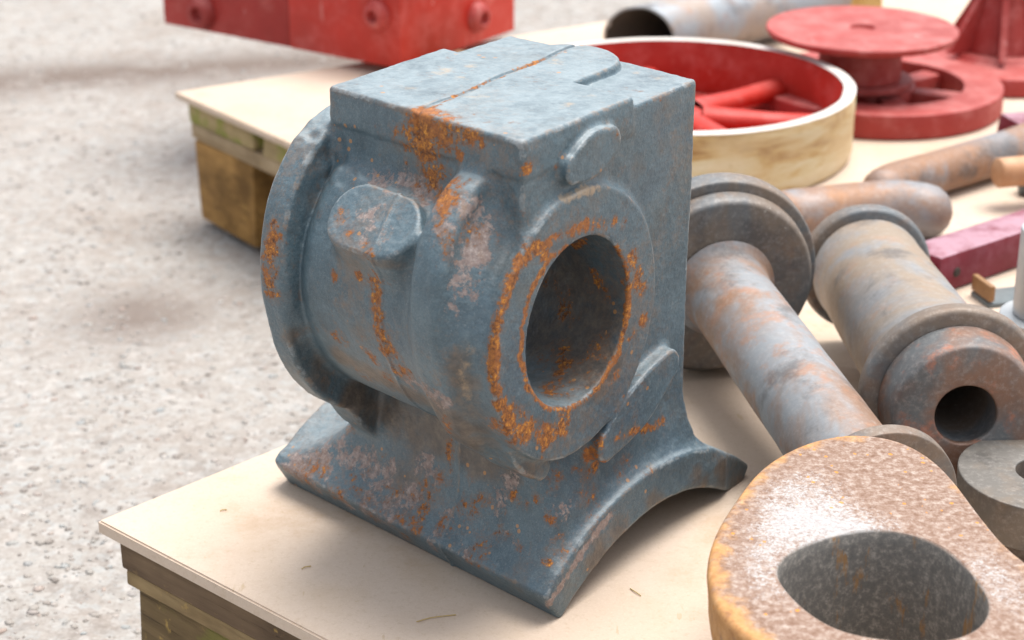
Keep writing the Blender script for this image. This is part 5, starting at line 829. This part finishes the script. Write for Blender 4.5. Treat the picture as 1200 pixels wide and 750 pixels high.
def build_casting():
    H = 0.00115
    P, Q = surface_nets(casting_sdf, (-0.285, -0.085, -0.004), (0.02, 0.25, 0.315), H)
    F = casting_fields(P[:, 0], P[:, 1], P[:, 2])
    # normals from the field, for smooth shading across the cut between parts
    e = 0.0009
    G = np.stack([casting_sdf(P[:, 0] + e, P[:, 1], P[:, 2]) - casting_sdf(P[:, 0] - e, P[:, 1], P[:, 2]),
                  casting_sdf(P[:, 0], P[:, 1] + e, P[:, 2]) - casting_sdf(P[:, 0], P[:, 1] - e, P[:, 2]),
                  casting_sdf(P[:, 0], P[:, 1], P[:, 2] + e) - casting_sdf(P[:, 0], P[:, 1], P[:, 2] - e)], 1)
    G /= np.linalg.norm(G, axis=1)[:, None] + 1e-9
    # project the vertices onto the surface, then roughen them like sand-cast iron
    d0 = casting_sdf(P[:, 0], P[:, 1], P[:, 2])
    P = P - G * np.clip(d0, -H, H)[:, None] * 0.8
    bump = np.zeros(len(P))
    for i, p in enumerate(P):
        v = Vector(p)
        bump[i] = mnoise.noise(v * 28) * 0.0006 + mnoise.noise(v * 85) * 0.00028 + mnoise.noise(v * 260) * 0.00020
    # lumpy weld-like scars where the collars meet the block
    for c, r in (((-0.172, -0.024, 0.262), 0.020), ((-0.150, -0.024, 0.250), 0.016), ((-0.036, -0.030, 0.270), 0.014)):
        dd = np.exp(-(((P - np.array(c)) ** 2).sum(1)) / r ** 2)
        idx = np.where(dd > 0.02)[0]
        for i in idx:
            bump[i] += dd[i] * (0.0016 * mnoise.noise(Vector(P[i]) * 130) + 0.0008)
    keep = 1 - np.clip((P[:, 2] < 0.002) * 1.0, 0, 1)
    P = P + G * (bump * keep)[:, None]
    # convex edges, where paint wears off first
    e2 = 0.0022
    P1 = P
    c0 = casting_sdf(P1[:, 0], P1[:, 1], P1[:, 2])
    lap = (casting_sdf(P1[:, 0] + e2, P1[:, 1], P1[:, 2]) + casting_sdf(P1[:, 0] - e2, P1[:, 1], P1[:, 2])
           + casting_sdf(P1[:, 0], P1[:, 1] + e2, P1[:, 2]) + casting_sdf(P1[:, 0], P1[:, 1] - e2, P1[:, 2])
           + casting_sdf(P1[:, 0], P1[:, 1], P1[:, 2] + e2) + casting_sdf(P1[:, 0], P1[:, 1], P1[:, 2] - e2) - 6 * c0) / e2 ** 2
    # weather and tone masks
    masks = {'edge': np.clip(lap / 260.0, 0, 1)}
    for k, L in SPOTS.items():
        m = np.zeros(len(P))
        for (x, y, z, r, wt) in L:
            sel = np.where((np.abs(P[:, 0] - x) < 2.2 * r) & (np.abs(P[:, 1] - y) < 2.2 * r) & (np.abs(P[:, 2] - z) < 2.2 * r))[0]
            d2 = ((P[sel] - np.array([x, y, z])) ** 2).sum(1) / (r * r)
            m[sel] = np.maximum(m[sel], wt * np.exp(-d2 ** 1.5 * 0.8))
        masks[k] = m
    # part of each vertex
    inb = F['bore'] < 0.0025
    names = ['block', 'saddle_foot', 'barrel', 'collar', 'collar_b', 'boss', 'bearing_ring', 'top_pad', 'oval_pad', 'lug', 'lug_b', 'lug_c', 'bore_wall']
    def pick(F):
        D = np.stack([F['block'], smin(F['foot'], F['neck'], 0.03) - 0.004, F['barrel'], F['collar_left'] - 0.002, F['collar_right'] - 0.002, F['boss'] - 0.002,
                      F['ring'] - 0.003, F['top_pad'] - 0.001, F['face_pad'] - 0.003, F['lug_a'] - 0.004, F['lug_b'] - 0.004, F['lug_c'] - 0.004], 1)
        return D.argmin(1)
    part = pick(F)
    part[F['bore'] < 0.0012] = 12
    # nothing of the bearing ring belongs to the inside of other parts
    fpart = part[Q[:, 0]]
    W = CO + P @ CM.T
    Nw = G @ np.linalg.inv(CM)
    Nw /= np.linalg.norm(Nw, axis=1)[:, None] + 1e-9
    root = thing('bearing_casting', 'big blue grey cast iron bearing housing with orange rust streaks and a round bore', 'machine casting', tuple(W[P[:, 2] < 0.01].mean(0)))
    off = np.array(root.location)
    plain = dict(collar_b='collar', lug_b='lug', lug_c='lug')
    labels = {'bearing_ring': 'round bearing ring with an orange rust rim', 'bore_wall': 'rust speckled inside of the round bore'}
    for k, nm in enumerate(names):
        f = Q[fpart == k]
        if len(f) < 4: continue
        used = np.unique(f)
        mp = -np.ones(len(P), np.int64); mp[used] = np.arange(len(used))
        ff = mp[f].astype(np.int32)
        co = (W[used] - off).astype(np.float32)
        me = bpy.data.meshes.new(plain.get(nm, nm))
        me.vertices.add(len(co)); me.vertices.foreach_set('co', co.reshape(-1))
        me.loops.add(ff.size); me.loops.foreach_set('vertex_index', ff.reshape(-1))
        me.polygons.add(len(ff)); me.polygons.foreach_set('loop_start', np.arange(0, ff.size, 4, dtype=np.int32))
        me.update(calc_edges=True)
        for mk, m in masks.items():
            a = me.attributes.new(mk, 'FLOAT', 'POINT'); a.data.foreach_set('value', m[used].astype(np.float32))
        me.polygons.foreach_set('use_smooth', np.ones(len(ff), bool))
        me.normals_split_custom_set_from_vertices([tuple(x) for x in vertex_normals(W, Q)[used]])
        me.materials.append(M['casting'])
        o = bpy.data.objects.new(plain.get(nm, nm), me); C.objects.link(o); o.parent = root
        if nm in labels: o['label'] = labels[nm]
    return root

_vn = {}
def vertex_normals(W, Q):
    if 'n' not in _vn:
        a, b, c, d = (W[Q[:, i]] for i in range(4))
        fn = np.cross(c - a, d - b)
        N = np.zeros_like(W)
        for i in range(4): np.add.at(N, Q[:, i], fn)
        _vn['n'] = N / (np.linalg.norm(N, axis=1)[:, None] + 1e-12)
    return _vn['n']
build_casting()

# ------------------------------------------------------------------ rounded triangular plate with a bore
def closed_curve(pts, n=8):
    P = [Vector((p[0], p[1], 0)) for p in pts]; out = []
    N = len(P)
    for i in range(N):
        p0, p1, p2, p3 = P[i - 1], P[i], P[(i + 1) % N], P[(i + 2) % N]
        for k in range(n):
            t = k / n
            out.append(0.5 * ((2 * p1) + (p2 - p0) * t + (2 * p0 - 5 * p1 + 4 * p2 - p3) * t * t + (-p0 + 3 * p1 - 3 * p2 + p3) * t ** 3))
    return out

def by_angle(curve, c, n=160):
    ang = [math.atan2(p.y - c[1], p.x - c[0]) for p in curve]
    rad = [math.hypot(p.y - c[1], p.x - c[0]) for p in curve]
    o = sorted(zip(ang, rad)); a = np.array([q[0] for q in o]); r = np.array([q[1] for q in o])
    t = np.linspace(-math.pi, math.pi, n, endpoint=False)
    return t, np.interp(t, a, r, period=2 * math.pi)

def build_cam():
    root = thing('flanged_casting', 'rounded triangular steel casting with a large oval hole and white speckled rusty face', 'machine casting', (0.187, 0.845, BOARD))
    oc = closed_curve([(-0.0715, -0.052), (-0.0830, -0.030), (-0.0870, -0.0034), (-0.0854, 0.0269), (-0.0774, 0.0589), (-0.0637, 0.0928), (-0.0463, 0.129), (-0.026, 0.154), (-0.0037, 0.1709), (0.0196, 0.1755), (0.0385, 0.1686), (0.052, 0.1485), (0.060, 0.1184), (0.0655, 0.08), (0.073, 0.0403), (0.086, 0.0068), (0.097, -0.030), (0.092, -0.062), (0.062, -0.082), (0.005, -0.083), (-0.045, -0.070)])
    hc = closed_curve([(-0.0515, 0.0113), (-0.0460, 0.0270), (-0.0295, 0.0430), (0.0045, 0.0576), (0.0250, 0.0520), (0.0375, 0.0390), (0.0470, 0.0110), (0.0487, -0.0225), (0.0320, -0.0470), (0.0080, -0.0520), (-0.0250, -0.0440), (-0.0430, -0.0200)])
    c = (0.0, 0.0)
    n = 220
    t, ro = by_angle(oc, c, n); _, rh = by_angle(hc, c, n)
    for _k in range(60):
        if _k < 8: ro = (np.roll(ro, 1) + 2 * ro + np.roll(ro, -1)) / 4
        rh = (np.roll(rh, 1) + 2 * rh + np.roll(rh, -1)) / 4
    zt = 0.105
    rows = []      # (radius array, z, kind)
    for z in np.linspace(0.002, zt - 0.0015, 14): rows.append((rh + 0.000, z, 1.0))
    rows.append((rh + 0.0006, zt - 0.0004, 0.4)); rows.append((rh + 0.0016, zt, 0.0))
    for q in np.linspace(0.04, 0.97, 26): rows.append((rh + 0.0016 + (ro - rh - 0.004) * q, zt, 0.0))
    for q in (0.15, 0.4, 0.7, 1.0):
        rows.append((ro - 0.0035 * (1 - math.sin(q * math.pi / 2)), zt - 0.0035 * (1 - math.cos(q * math.pi / 2)), 0.0))
    for z in np.linspace(zt - 0.007, zt - 0.028, 5): rows.append((ro * (1 + 0.02 * (z - zt + 0.0035) / 0.03), z, 0.0))
    for q in np.linspace(0.08, 1, 12): rows.append((ro * (0.985 - 0.20 * q ** 0.8), (zt - 0.028) * (1 - q) + 0.001, 0.0))
    verts, faces, at = [], [], []
    ca, sa = np.cos(t), np.sin(t)
    bl = root.location
    def soft(x, y, cx, cy, rx, ry): return math.exp(-(((x - cx) / rx) ** 2 + ((y - cy) / ry) ** 2))
    for r, z, kd in rows:
        for k in range(n):
            x, y = r[k] * ca[k], r[k] * sa[k]
            edge = (ro[k] - r[k])
            rim = max(0.0, 1 - edge / 0.024) if z > zt - 0.005 and kd < 0.5 else (1.0 if kd < 0.5 else 0)
            if y > 0.05: rim *= 0.80
            if x > 0.02 and y > -0.03: rim *= 0.65
            wh = 0.9 * soft(x, y, -0.028, 0.075, 0.035, 0.062) + 0.55 * soft(x, y, -0.060, 0.015, 0.02, 0.04) + 0.7 * soft(x, y, 0.060, 0.005, 0.018, 0.05) + 0.40 * soft(x, y, 0.0, 0.062, 0.04, 0.014)
            wh = (min(wh, 1.0) - 0.05) * (1 - 0.8 * min(1, rim))
            zz = z
            if z >= zt - 0.0001: zz = z + mnoise.noise(Vector((x * 40, y * 40, 1))) * 0.0003
            p = Vector((x + bl.x, y + bl.y, zz + bl.z))
            if z < zt - 0.005: p += Vector((ca[k], sa[k], 0)) * mnoise.noise(p * 35) * 0.0012 * (0.3 if kd > 0.5 else 1)
            verts.append(p); at.append((wh, rim, kd))
    for i in range(len(rows) - 1):
        for k in range(n):
            k2 = (k + 1) % n
            faces.append((i * n + k, (i + 1) * n + k, (i + 1) * n + k2, i * n + k2))
    faces = [tuple(reversed(f)) for f in faces]
    # split into face plate, skirt and bore
    nb = 15 * n
    fi = np.array(faces)
    kinds = {'bore_wall': fi[fi.max(1) < 16 * n], 'flange_face': fi[(fi.max(1) >= 16 * n) & (fi.max(1) < 46 * n)], 'skirt': fi[fi.max(1) >= 46 * n]}
    at = np.array(at)
    for nm, ff in kinds.items():
        used = np.unique(ff); mp = {u: i for i, u in enumerate(used)}
        o = link_mesh(nm, [verts[u] for u in used], [tuple(mp[a] for a in f) for f in ff], M['cam'], root, True, 40)
        for j, an in enumerate(('white', 'rim', 'bore')):
            a = o.data.attributes.new(an, 'FLOAT', 'POINT'); a.data.foreach_set('value', at[used, j].astype(np.float32))
    return root
build_cam()

# ------------------------------------------------------------------ shafts and rollers
def V(*a): return Vector(a)

def shaft_one():
    n = V(0.222, 1.030, BOARD + 0.0515); f = V(0.1508, 1.3476, BOARD + 0.080)
    L = (f - n).length
    root = thing('flanged_shaft', 'long rusty shaft with a wide dark flange, lying just right of the blue grey casting', 'shaft', (n.x, n.y, BOARD), 'flanged shafts lying on the board')
    lathe('end_flange', n, f, [(0.0, 0.0), (0.0, 0.051), (0.010, 0.0515), (0.012, 0.034), (0.012, 0.0)], M['iron_dark'], root, 96, 0.0012, 0.01, 0.0004, 1)
    lathe('shaft', n, f, [(0.0115, 0.0), (0.0115, 0.0335), (0.02, 0.0315), (0.10, 0.0312), (L - 0.05, 0.0312), (L - 0.032, 0.034), (L - 0.026, 0.041), (L - 0.026, 0.0)], M['iron_a'], root, 96, 0.006, 0.012, 0.0006, 2, 60)
    lathe('collar', n, f, [(L - 0.0255, 0.0), (L - 0.0255, 0.068), (L - 0.022, 0.0705), (L - 0.010, 0.0715), (L - 0.010, 0.0)], M['iron_dark'], root, 96, 0.002, 0.01, 0.0004, 3)
    lathe('wide_flange', n, f, [(L - 0.0095, 0.0), (L - 0.0095, 0.0785), (L + 0.006, 0.080), (L + 0.006, 0.0)], M['iron_dark'], root, 128, 0.002, 0.01, 0.0005, 4)
    return root
shaft_one()

def roller():
    n = V(0.2940, 1.1600, BOARD + 0.0635); f = V(0.2813, 1.4349, BOARD + 0.052)
    d = (f - n).normalized(); L = (f - n).length
    root = thing('hollow_roller', 'thick grey brown hollow roller with flanged ends, a round hole in its near hub', 'roller', (n.x, n.y, BOARD), 'flanged shafts lying on the board')
    lathe('near_flange', n, f, [(0.0, 0.030), (0.0, 0.0600), (0.003, 0.0625), (0.013, 0.0625), (0.018, 0.052), (0.018, 0.030)], M['iron_dark'], root, 128, 0.002, 0.01, 0.0005, 5)
    lathe('hub', n, f, [(0.06, 0.0205), (-0.030, 0.0205), (-0.030, 0.0465), (-0.0270, 0.0485), (-0.0006, 0.0515), (-0.0006, 0.0290)], M['iron_red'], root, 128, 0.0015, 0.01, 0.0005, 6)
    lathe('bore_wall', n, f, [(-0.026, 0.0202), (0.05, 0.0202), (L * 0.6, 0.0202), (L * 0.6, 0.0)], M['iron_dark'], root, 64, 0, 0.03)
    lathe('body', n, f, [(0.0185, 0.030), (0.0185, 0.0490), (0.028, 0.0460), (0.10, 0.0450), (L - 0.03, 0.0435), (L - 0.012, 0.0450), (L - 0.012, 0.022)], M['iron_b'], root, 96, 0.006, 0.012, 0.0007, 7, 60)
    lathe('far_flange', n, f, [(L - 0.0115, 0.022), (L - 0.0115, 0.0495), (L - 0.008, 0.0520), (L + 0.002, 0.0520), (L + 0.002, 0.0)], M['iron_dark'], root, 96, 0.0015, 0.01, 0.0005, 8)
    return root
roller()

# thick steel ring at the right edge
def thick_ring():
    c = V(0.3385, 1.0850, BOARD)
    root = thing('steel_ring', 'thick flat grey steel ring at the right edge behind the triangular casting', 'ring', tuple(c))
    a = c + V(0, 0, 0.0006); b = c + V(0, 0, 1)
    lathe('ring_body', a, b, [(0.016, 0.019), (0.016, 0.0545), (0.046, 0.0555), (0.0465, 0.0195), (0.016, 0.019)], M['ring'], root, 128, 0.0012, 0.01, 0.0002, 9)
    lathe('bore_wall', a, b, [(0.0455, 0.0193), (0.017, 0.0189)], M['iron_dark'], root, 64, 0, 0.01)
    lathe('lower_step', a, b, [(0.0, 0.010), (0.0, 0.042), (0.0155, 0.043), (0.0155, 0.010)], M['iron_dark'], root, 64, 0.001, 0.01)
    return root
thick_ring()

# bent rod
def bent_rod():
    root = thing('bent_rod', 'grey rusty round rod bent back on itself, lying behind the hollow roller', 'rod', (0.36, 1.70, BT))
    z = BT + 0.024
    tube('long_arm', [(0.60, 1.960, z - .002), (0.50, 1.868, z - .002), (0.43, 1.810, z - .002), (0.380, 1.768, z), (0.356, 1.744, z)], 0.0215, M['rod'], root, 28, True, 0.001)
    tube('short_arm', [(0.24, 1.655, z), (0.28, 1.668, z), (0.345, 1.685, z + .001), (0.380, 1.677, z + .001)], 0.0265, M['rod'], root, 28, True, 0.001)
    return root
bent_rod()

o = tube('round_bar', [(0.466, 1.757, BT + 0.036), (0.60, 1.79, BT + 0.036), (0.70, 1.815, BT + .036)], 0.0145, M['copper'], None, 28, False)
tag(o, 'short orange brown round bar with a flat cut end, lying at the right edge', 'bar')
o = tube('steel_rod', [(0.50, 1.80, BT + 0.011), (0.62, 1.79, BT + 0.011), (0.72, 1.785, BT + .011)], 0.0105, M['teal'], None, 20, False)
tag(o, 'dark grey green rod under the orange brown bar at the right edge', 'bar')

# crimson channel bar
def crimson_bar():
    a = V(0.365, 1.528, BT + 0.001); d = (V(0.470, 1.610, 0) - V(0.365, 1.528, 0)).normalized(); s = V(-d.y, d.x, 0)
    root = thing('crimson_bar', 'crimson painted square bar with a bolt hole near its end, lying right of the roller', 'bar', tuple(a))
    prism_box('bar_body', a + d * 0.0, d * 0.36, s * 0.040, V(0, 0, 0.034), M['purple'], root, 0.0045, 0.001)
    prism_box('end_lug', a + d * (-0.014) + s * 0.003, d * 0.0135, s * 0.032, V(0, 0, 0.026), M['purple'], root, 0.004, 0.001)
    h = a + d * 0.022 - s * 0.0015 + V(0, 0, 0.016)
    lathe('bolt_hole', h, h + s, [(0.0, 0.0), (0.0, 0.0035), (0.0012, 0.0045)], M['hole_shade'], root, 20, 0, 0.01)  # dark disc paints the shade inside a bolt hole
crimson_bar()
o = prism_box('crimson_block', V(0.523, 1.905, BT), V(0.10, 0.03, 0), V(-0.012, 0.045, 0), V(0, 0, 0.040), M['purple'], None, 0.004, 0.002)
tag(o, 'small crimson painted block at the right edge below the red wheels', 'block')

# right-edge bits: a brown angle bracket, a brown plate and a grey flanged pipe
def bracket():
    a = V(0.402, 1.500, BT); d = V(0.9, 0.25, 0).normalized(); s = V(-d.y, d.x, 0)
    root = thing('angle_bracket', 'small brown angle bracket lying between the crimson bar and the grey flanged pipe', 'bracket', tuple(a))
    prism_box('base_leg', a, d * 0.09, s * 0.032, V(0, 0, 0.004), M['teal'], root, 0.001)
    prism_box('upright_leg', a + V(0, 0, 0.0055), d * 0.005, s * 0.032, V(0, 0, 0.014), M['brown'], root, 0.001)
bracket()
def brown_plate():
    pts = closed_curve([(0.340, 1.330), (0.372, 1.386), (0.405, 1.412), (0.47, 1.40), (0.47, 1.31), (0.39, 1.29)], 4)
    o = extrude_outline('brown_plate', [(p.x, p.y) for p in pts], BOARD + 0.0005, BOARD + 0.012, M['copper'], None, 0.002)
    tag(o, 'flat brown steel plate under the grey flanged pipe at the right edge', 'plate')
brown_plate()
def flanged_pipe():
    c = V(0.4215, 1.398, BOARD + 0.0125)
    root = thing('flanged_pipe', 'upright grey painted pipe stub on a round flange, cut off by the right edge', 'pipe', tuple(c))
    lathe('flange', c, c + V(0, 0, 1), [(0.0, 0.0), (0.0, 0.0370), (0.013, 0.0370), (0.0135, 0.0)], M['silver'], root, 64, 0.0015, 0.01)
    lathe('pipe', c, c + V(0, 0, 1), [(0.0137, 0.0), (0.0137, 0.0270), (0.085, 0.0270), (0.085, 0.0220), (0.02, 0.0220), (0.02, 0.0)], M['silver'], root, 64, 0.0015, 0.01)
flanged_pipe()

# ------------------------------------------------------------------ belt pulley: cream outside, red inside
def pulley():
    c = V(0.169, 1.955, BT)
    root = thing('belt_pulley', 'large pulley wheel, streaked cream outside and bright red inside with a white rim', 'wheel', tuple(c), 'wheels lying on the back board')
    Ro, Ri, Hh = 0.190, 0.176, 0.072
    a, b = c, c + V(0, 0, 1)
    lathe('outer_band', a, b, [(0.001, Ri + 0.004), (0.001, Ro - 0.004), (0.012, Ro - 0.001), (Hh - 0.01, Ro), (Hh - 0.0012, Ro - 0.001)], M['cream'], root, 160, 0.003, 0.008, 0.0010, 20)
    lathe('rim_edge', a, b, [(Hh - 0.001, Ro - 0.0008), (Hh, Ro - 0.003), (Hh, Ri + 0.002), (Hh - 0.001, Ri + 0.0005)], M['white'], root, 160, 0.0008, 0.008, 0.0012, 21)
    lathe('inner_band', a, b, [(Hh - 0.0012, Ri + 0.0003), (Hh * 0.55, Ri - 0.003), (0.001, Ri)], M['red_in'], root, 160, 0, 0.01, 0.0008, 22)
    lathe('hub', a, b, [(0.002, 0.016), (0.002, 0.034), (0.040, 0.032), (0.040, 0.016), (0.002, 0.016)], M['red_in'], root, 64, 0.002, 0.02)
    for k in range(7):
        t = R(360 / 7 * k - 8)
        d = V(math.cos(t), math.sin(t), 0); s = V(-d.y, d.x, 0)
        p0 = a + d * 0.033 + V(0, 0, 0.034); p1 = a + d * (Ri - 0.001) + V(0, 0, 0.030)
        ring0 = [p0 + s * 0.017 * math.cos(q) + V(0, 0, 1) * 0.012 * math.sin(q) for q in [i * 2 * math.pi / 16 for i in range(16)]]
        ringm = [p0 * .5 + p1 * .5 + s * 0.013 * math.cos(q) + V(0, 0, 1) * 0.010 * math.sin(q) for q in [i * 2 * math.pi / 16 for i in range(16)]]
        ring1 = [p1 + s * 0.015 * math.cos(q) + V(0, 0, 1) * 0.012 * math.sin(q) for q in [i * 2 * math.pi / 16 for i in range(16)]]
        vs = ring0 + ringm + ring1
        fs = [(r * 16 + i, r * 16 + (i + 1) % 16, (r + 1) * 16 + (i + 1) % 16, (r + 1) * 16 + i) for r in (0, 1) for i in range(16)]
        link_mesh('spoke', vs, fs, M['red_in'], root)
    # steel disc under the spokes
    lathe('web', a, b, [(0.006, 0.037), (0.006, Ri - 0.001), (0.012, Ri - 0.001), (0.012, 0.037), (0.006, 0.037)], M['red_in'], root, 128, 0.0, 0.02)
pulley()

def spoked_wheel():
    c = V(0.413, 2.118, BT)
    root = thing('flywheel', 'flat red flywheel with spokes lying under the red spool', 'wheel', tuple(c), 'wheels lying on the back board')
    a, b = c, c + V(0, 0, 1)
    Ro, Ri, Hh = 0.142, 0.098, 0.028
    lathe('rim', a, b, [(0.001, Ri), (0.001, Ro), (Hh, Ro), (Hh, Ri), (0.001, Ri)], M['red_spool'], root, 128, 0.002, 0.01, 0.0006, 30)
    lathe('hub', a, b, [(0.001, 0.012), (0.001, 0.045), (Hh - 0.003, 0.045), (Hh - 0.003, 0.012)], M['red_spool'], root, 64, 0.002, 0.02)
    for k in range(6):
        t = R(60 * k - 22); d = V(math.cos(t), math.sin(t), 0); s = V(-d.y, d.x, 0)
        prism_box('spoke', a + d * 0.043 - s * 0.013 + V(0, 0, 0.004), d * (Ri - 0.041), s * 0.026, V(0, 0, 0.018), M['red_spool'], root, 0.004)
spoked_wheel()

def spool():
    c = V(0.392, 2.110, BT + 0.0285)
    root = thing('red_spool', 'chalky red spool with a wide round top disc standing on the flywheel', 'spool', tuple(c))
    a, b = c, c + V(0, 0, 1)
    lathe('base_flange', a, b, [(0.0, 0.0), (0.0, 0.060), (0.006, 0.060), (0.006, 0.0)], M['red_spool'], root, 64, 0.001, 0.02)
    lathe('column', a, b, [(0.0065, 0.0), (0.0065, 0.047), (0.051, 0.045), (0.051, 0.0)], M['red_spool'], root, 64, 0.002, 0.01)
    lathe('top_disc', a, b, [(0.0515, 0.0), (0.0515, 0.085), (0.055, 0.104), (0.060, 0.107), (0.063, 0.106), (0.0635, 0.014), (0.059, 0.013), (0.059, 0.0)], M['red_spool'], root, 128, 0.002, 0.01, 0.0005, 33)
spool()

def pedestal():
    c = V(0.585, 2.255, BT)
    root = thing('ribbed_pedestal', 'red ribbed cone shaped pedestal on a wide round base, at the upper right corner', 'pedestal', tuple(c))
    a, b = c, c + V(0, 0, 1)
    lathe('base_disc', a, b, [(0.001, 0.0), (0.001, 0.115), (0.022, 0.113), (0.024, 0.060), (0.030, 0.055), (0.030, 0.0)], M['red_spool'], root, 96, 0.003, 0.015)
    lathe('cone', a, b, [(0.030, 0.0), (0.030, 0.043), (0.096, 0.029), (0.100, 0.030), (0.100, 0.0)], M['red_spool'], root, 64, 0.002, 0.01)
    lathe('top_collar', a, b, [(0.1003, 0.0), (0.1003, 0.034), (0.116, 0.034), (0.116, 0.020), (0.104, 0.020), (0.104, 0.0)], M['cream'], root, 64, 0.002, 0.01)
    for k in range(6):
        t = R(60 * k + 20); d = V(math.cos(t), math.sin(t), 0); s = V(-d.y, d.x, 0) * 0.004
        p = [a + d * 0.028 + V(0, 0, 0.0305), a + d * 0.072 + V(0, 0, 0.0305), a + d * 0.033 + V(0, 0, 0.098), a + d * 0.020 + V(0, 0, 0.098)]
        vs = [q - s for q in p] + [q + s for q in p]
        fs = [(0, 1, 2, 3), (7, 6, 5, 4), (0, 4, 5, 1), (1, 5, 6, 2), (2, 6, 7, 3), (3, 7, 4, 0)]
        link_mesh('rib', vs, fs, M['red_spool'], root, False)
pedestal()

def big_pipe():
    r = 0.0385
    a = V(0.153, 2.268, BT + r + 0.001); b = V(0.435, 2.516, BT + r + 0.001)
    L = (b - a).length
    root = thing('steel_pipe', 'mottled grey steel pipe with a dark open end, lying behind the cream and red pulley', 'pipe', (a.x, a.y, BT))
    o = lathe('pipe_wall', a, b, [(L, r - 0.003), (L, r), (0.0, r), (0.0, r - 0.003), (L, r - 0.003)], M['pipe'], root, 64, 0.0006, 0.02, 0.0004, 40)
    o2 = lathe('bore_wall', a, b, [(0.0, r - 0.0032), (L * 0.5, r - 0.0032), (L - 0.01, r - 0.0032), (L - 0.01, 0.0)], M['hole_shade'], root, 64, 0, 0.02)  # near-black lining paints in the shade of the pipe's inside
    # the near end is sawn off at a slant
    d = (b - a).normalized(); side = V(d.y, -d.x, 0)
    for ob in (o, o2):
        for v in ob.data.vertices:
            w = v.co + Vector(root.location) - a
            k = max(0.0, 1 - w.dot(d) / (L * 0.6))
            v.co += d * (w.dot(side) * 0.60 * k)
    o = prism_box('yellow_block', V(0.440, 2.470, BT), V(0.045, 0.008, 0), V(-0.007, 0.05, 0), V(0, 0, 0.075), M['yellow'], None, 0.003, 0.002)
    tag(o, 'ochre yellow block standing at the far end of the steel pipe', 'block')
big_pipe()

# ------------------------------------------------------------------ red machine box, upper left
def red_box():
    a = V(-0.452, 2.452, BT + 0.012); b = V(-0.006, 2.137, BT + 0.012)
    d = (b - a).normalized(); s = V(-d.y, d.x, 0)
    L = 0.394; D = 0.235
    root = thing('red_machine_box', 'scuffed red painted machine box with round bolt bosses at upper left', 'machine part', (a.x, a.y, BT))
    up = V(0, 0, 1)
    w1 = 0.218
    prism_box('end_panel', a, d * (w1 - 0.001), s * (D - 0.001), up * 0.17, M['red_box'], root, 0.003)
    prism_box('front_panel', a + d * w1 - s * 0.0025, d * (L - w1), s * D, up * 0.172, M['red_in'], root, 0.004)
    for (px, pz, rr) in ((0.071, 0.024, 0.018), (0.361, 0.062, 0.015)):
        c = a + d * px + up * pz - s * (0.0003 if px < w1 else 0.0028)
        lathe('bolt_boss', c, c - s, [(0.0, 0.0), (0.0, rr * 1.25), (0.010, rr), (0.013, rr * 0.55), (0.004, rr * 0.40), (0.004, 0.0)], M['red_spool'], root, 32, 0.001, 0.01)
    c = a + d * (L + 0.0003) + s * 0.150 + up * 0.034
    lathe('bolt_boss', c, c + d, [(0.0, 0.0), (0.0, 0.020), (0.010, 0.016), (0.013, 0.009), (0.004, 0.007), (0.004, 0.0)], M['red_spool'], root, 32, 0.001, 0.01)
red_box()
# timber bearer that carries the box, hidden under it
a = V(-0.150, 2.262, BT); 
o = prism_box('timber_bearer', V(-0.135, 2.262, BT + 0.0004), V(0.10, -0.068, 0), V(0.05, 0.07, 0), V(0, 0, 0.0112), M['wood'], None, 0.001)
tag(o, 'thin timber bearer under the red machine box', 'timber')

# ------------------------------------------------------------------ straws and chips lying on the near board
def straws():
    L = [(-0.128, 1.045, 0.6, 0.006, 'pale'), (-0.045, 0.985, 0.35, 0.024, 'long'), (0.075, 1.015, 2.2, 0.010, 'short'), (-0.19, 1.12, 0.4, 0.004, 'tiny'), (0.19, 1.235, 0.3, 0.008, 'thin')]
    lab = {'pale': 'pale wood chip on the near board in front of the casting foot', 'long': 'long dry straw lying by the front edge of the casting foot',
           'short': 'short dry straw lying under the arch of the casting foot', 'tiny': 'tiny chip on the near board left of the casting foot',
           'thin': 'thin straw on the near board between the casting and the shaft'}
    for x, y, t, l, k in L:
        d = V(math.cos(t), math.sin(t), 0); q = V(-d.y, d.x, 0)
        p = V(x, y, BOARD + 0.0006)
        o = tube('straw', [p - d * l * .5, p - d * l * .1 + q * l * 0.03 + V(0, 0, 0.0004), p + d * l * .5 - q * l * .02], 0.00035, M['straw'], None, 6, True)
        tag(o, lab[k], 'straw', 'straws and chips on the near board')
straws()
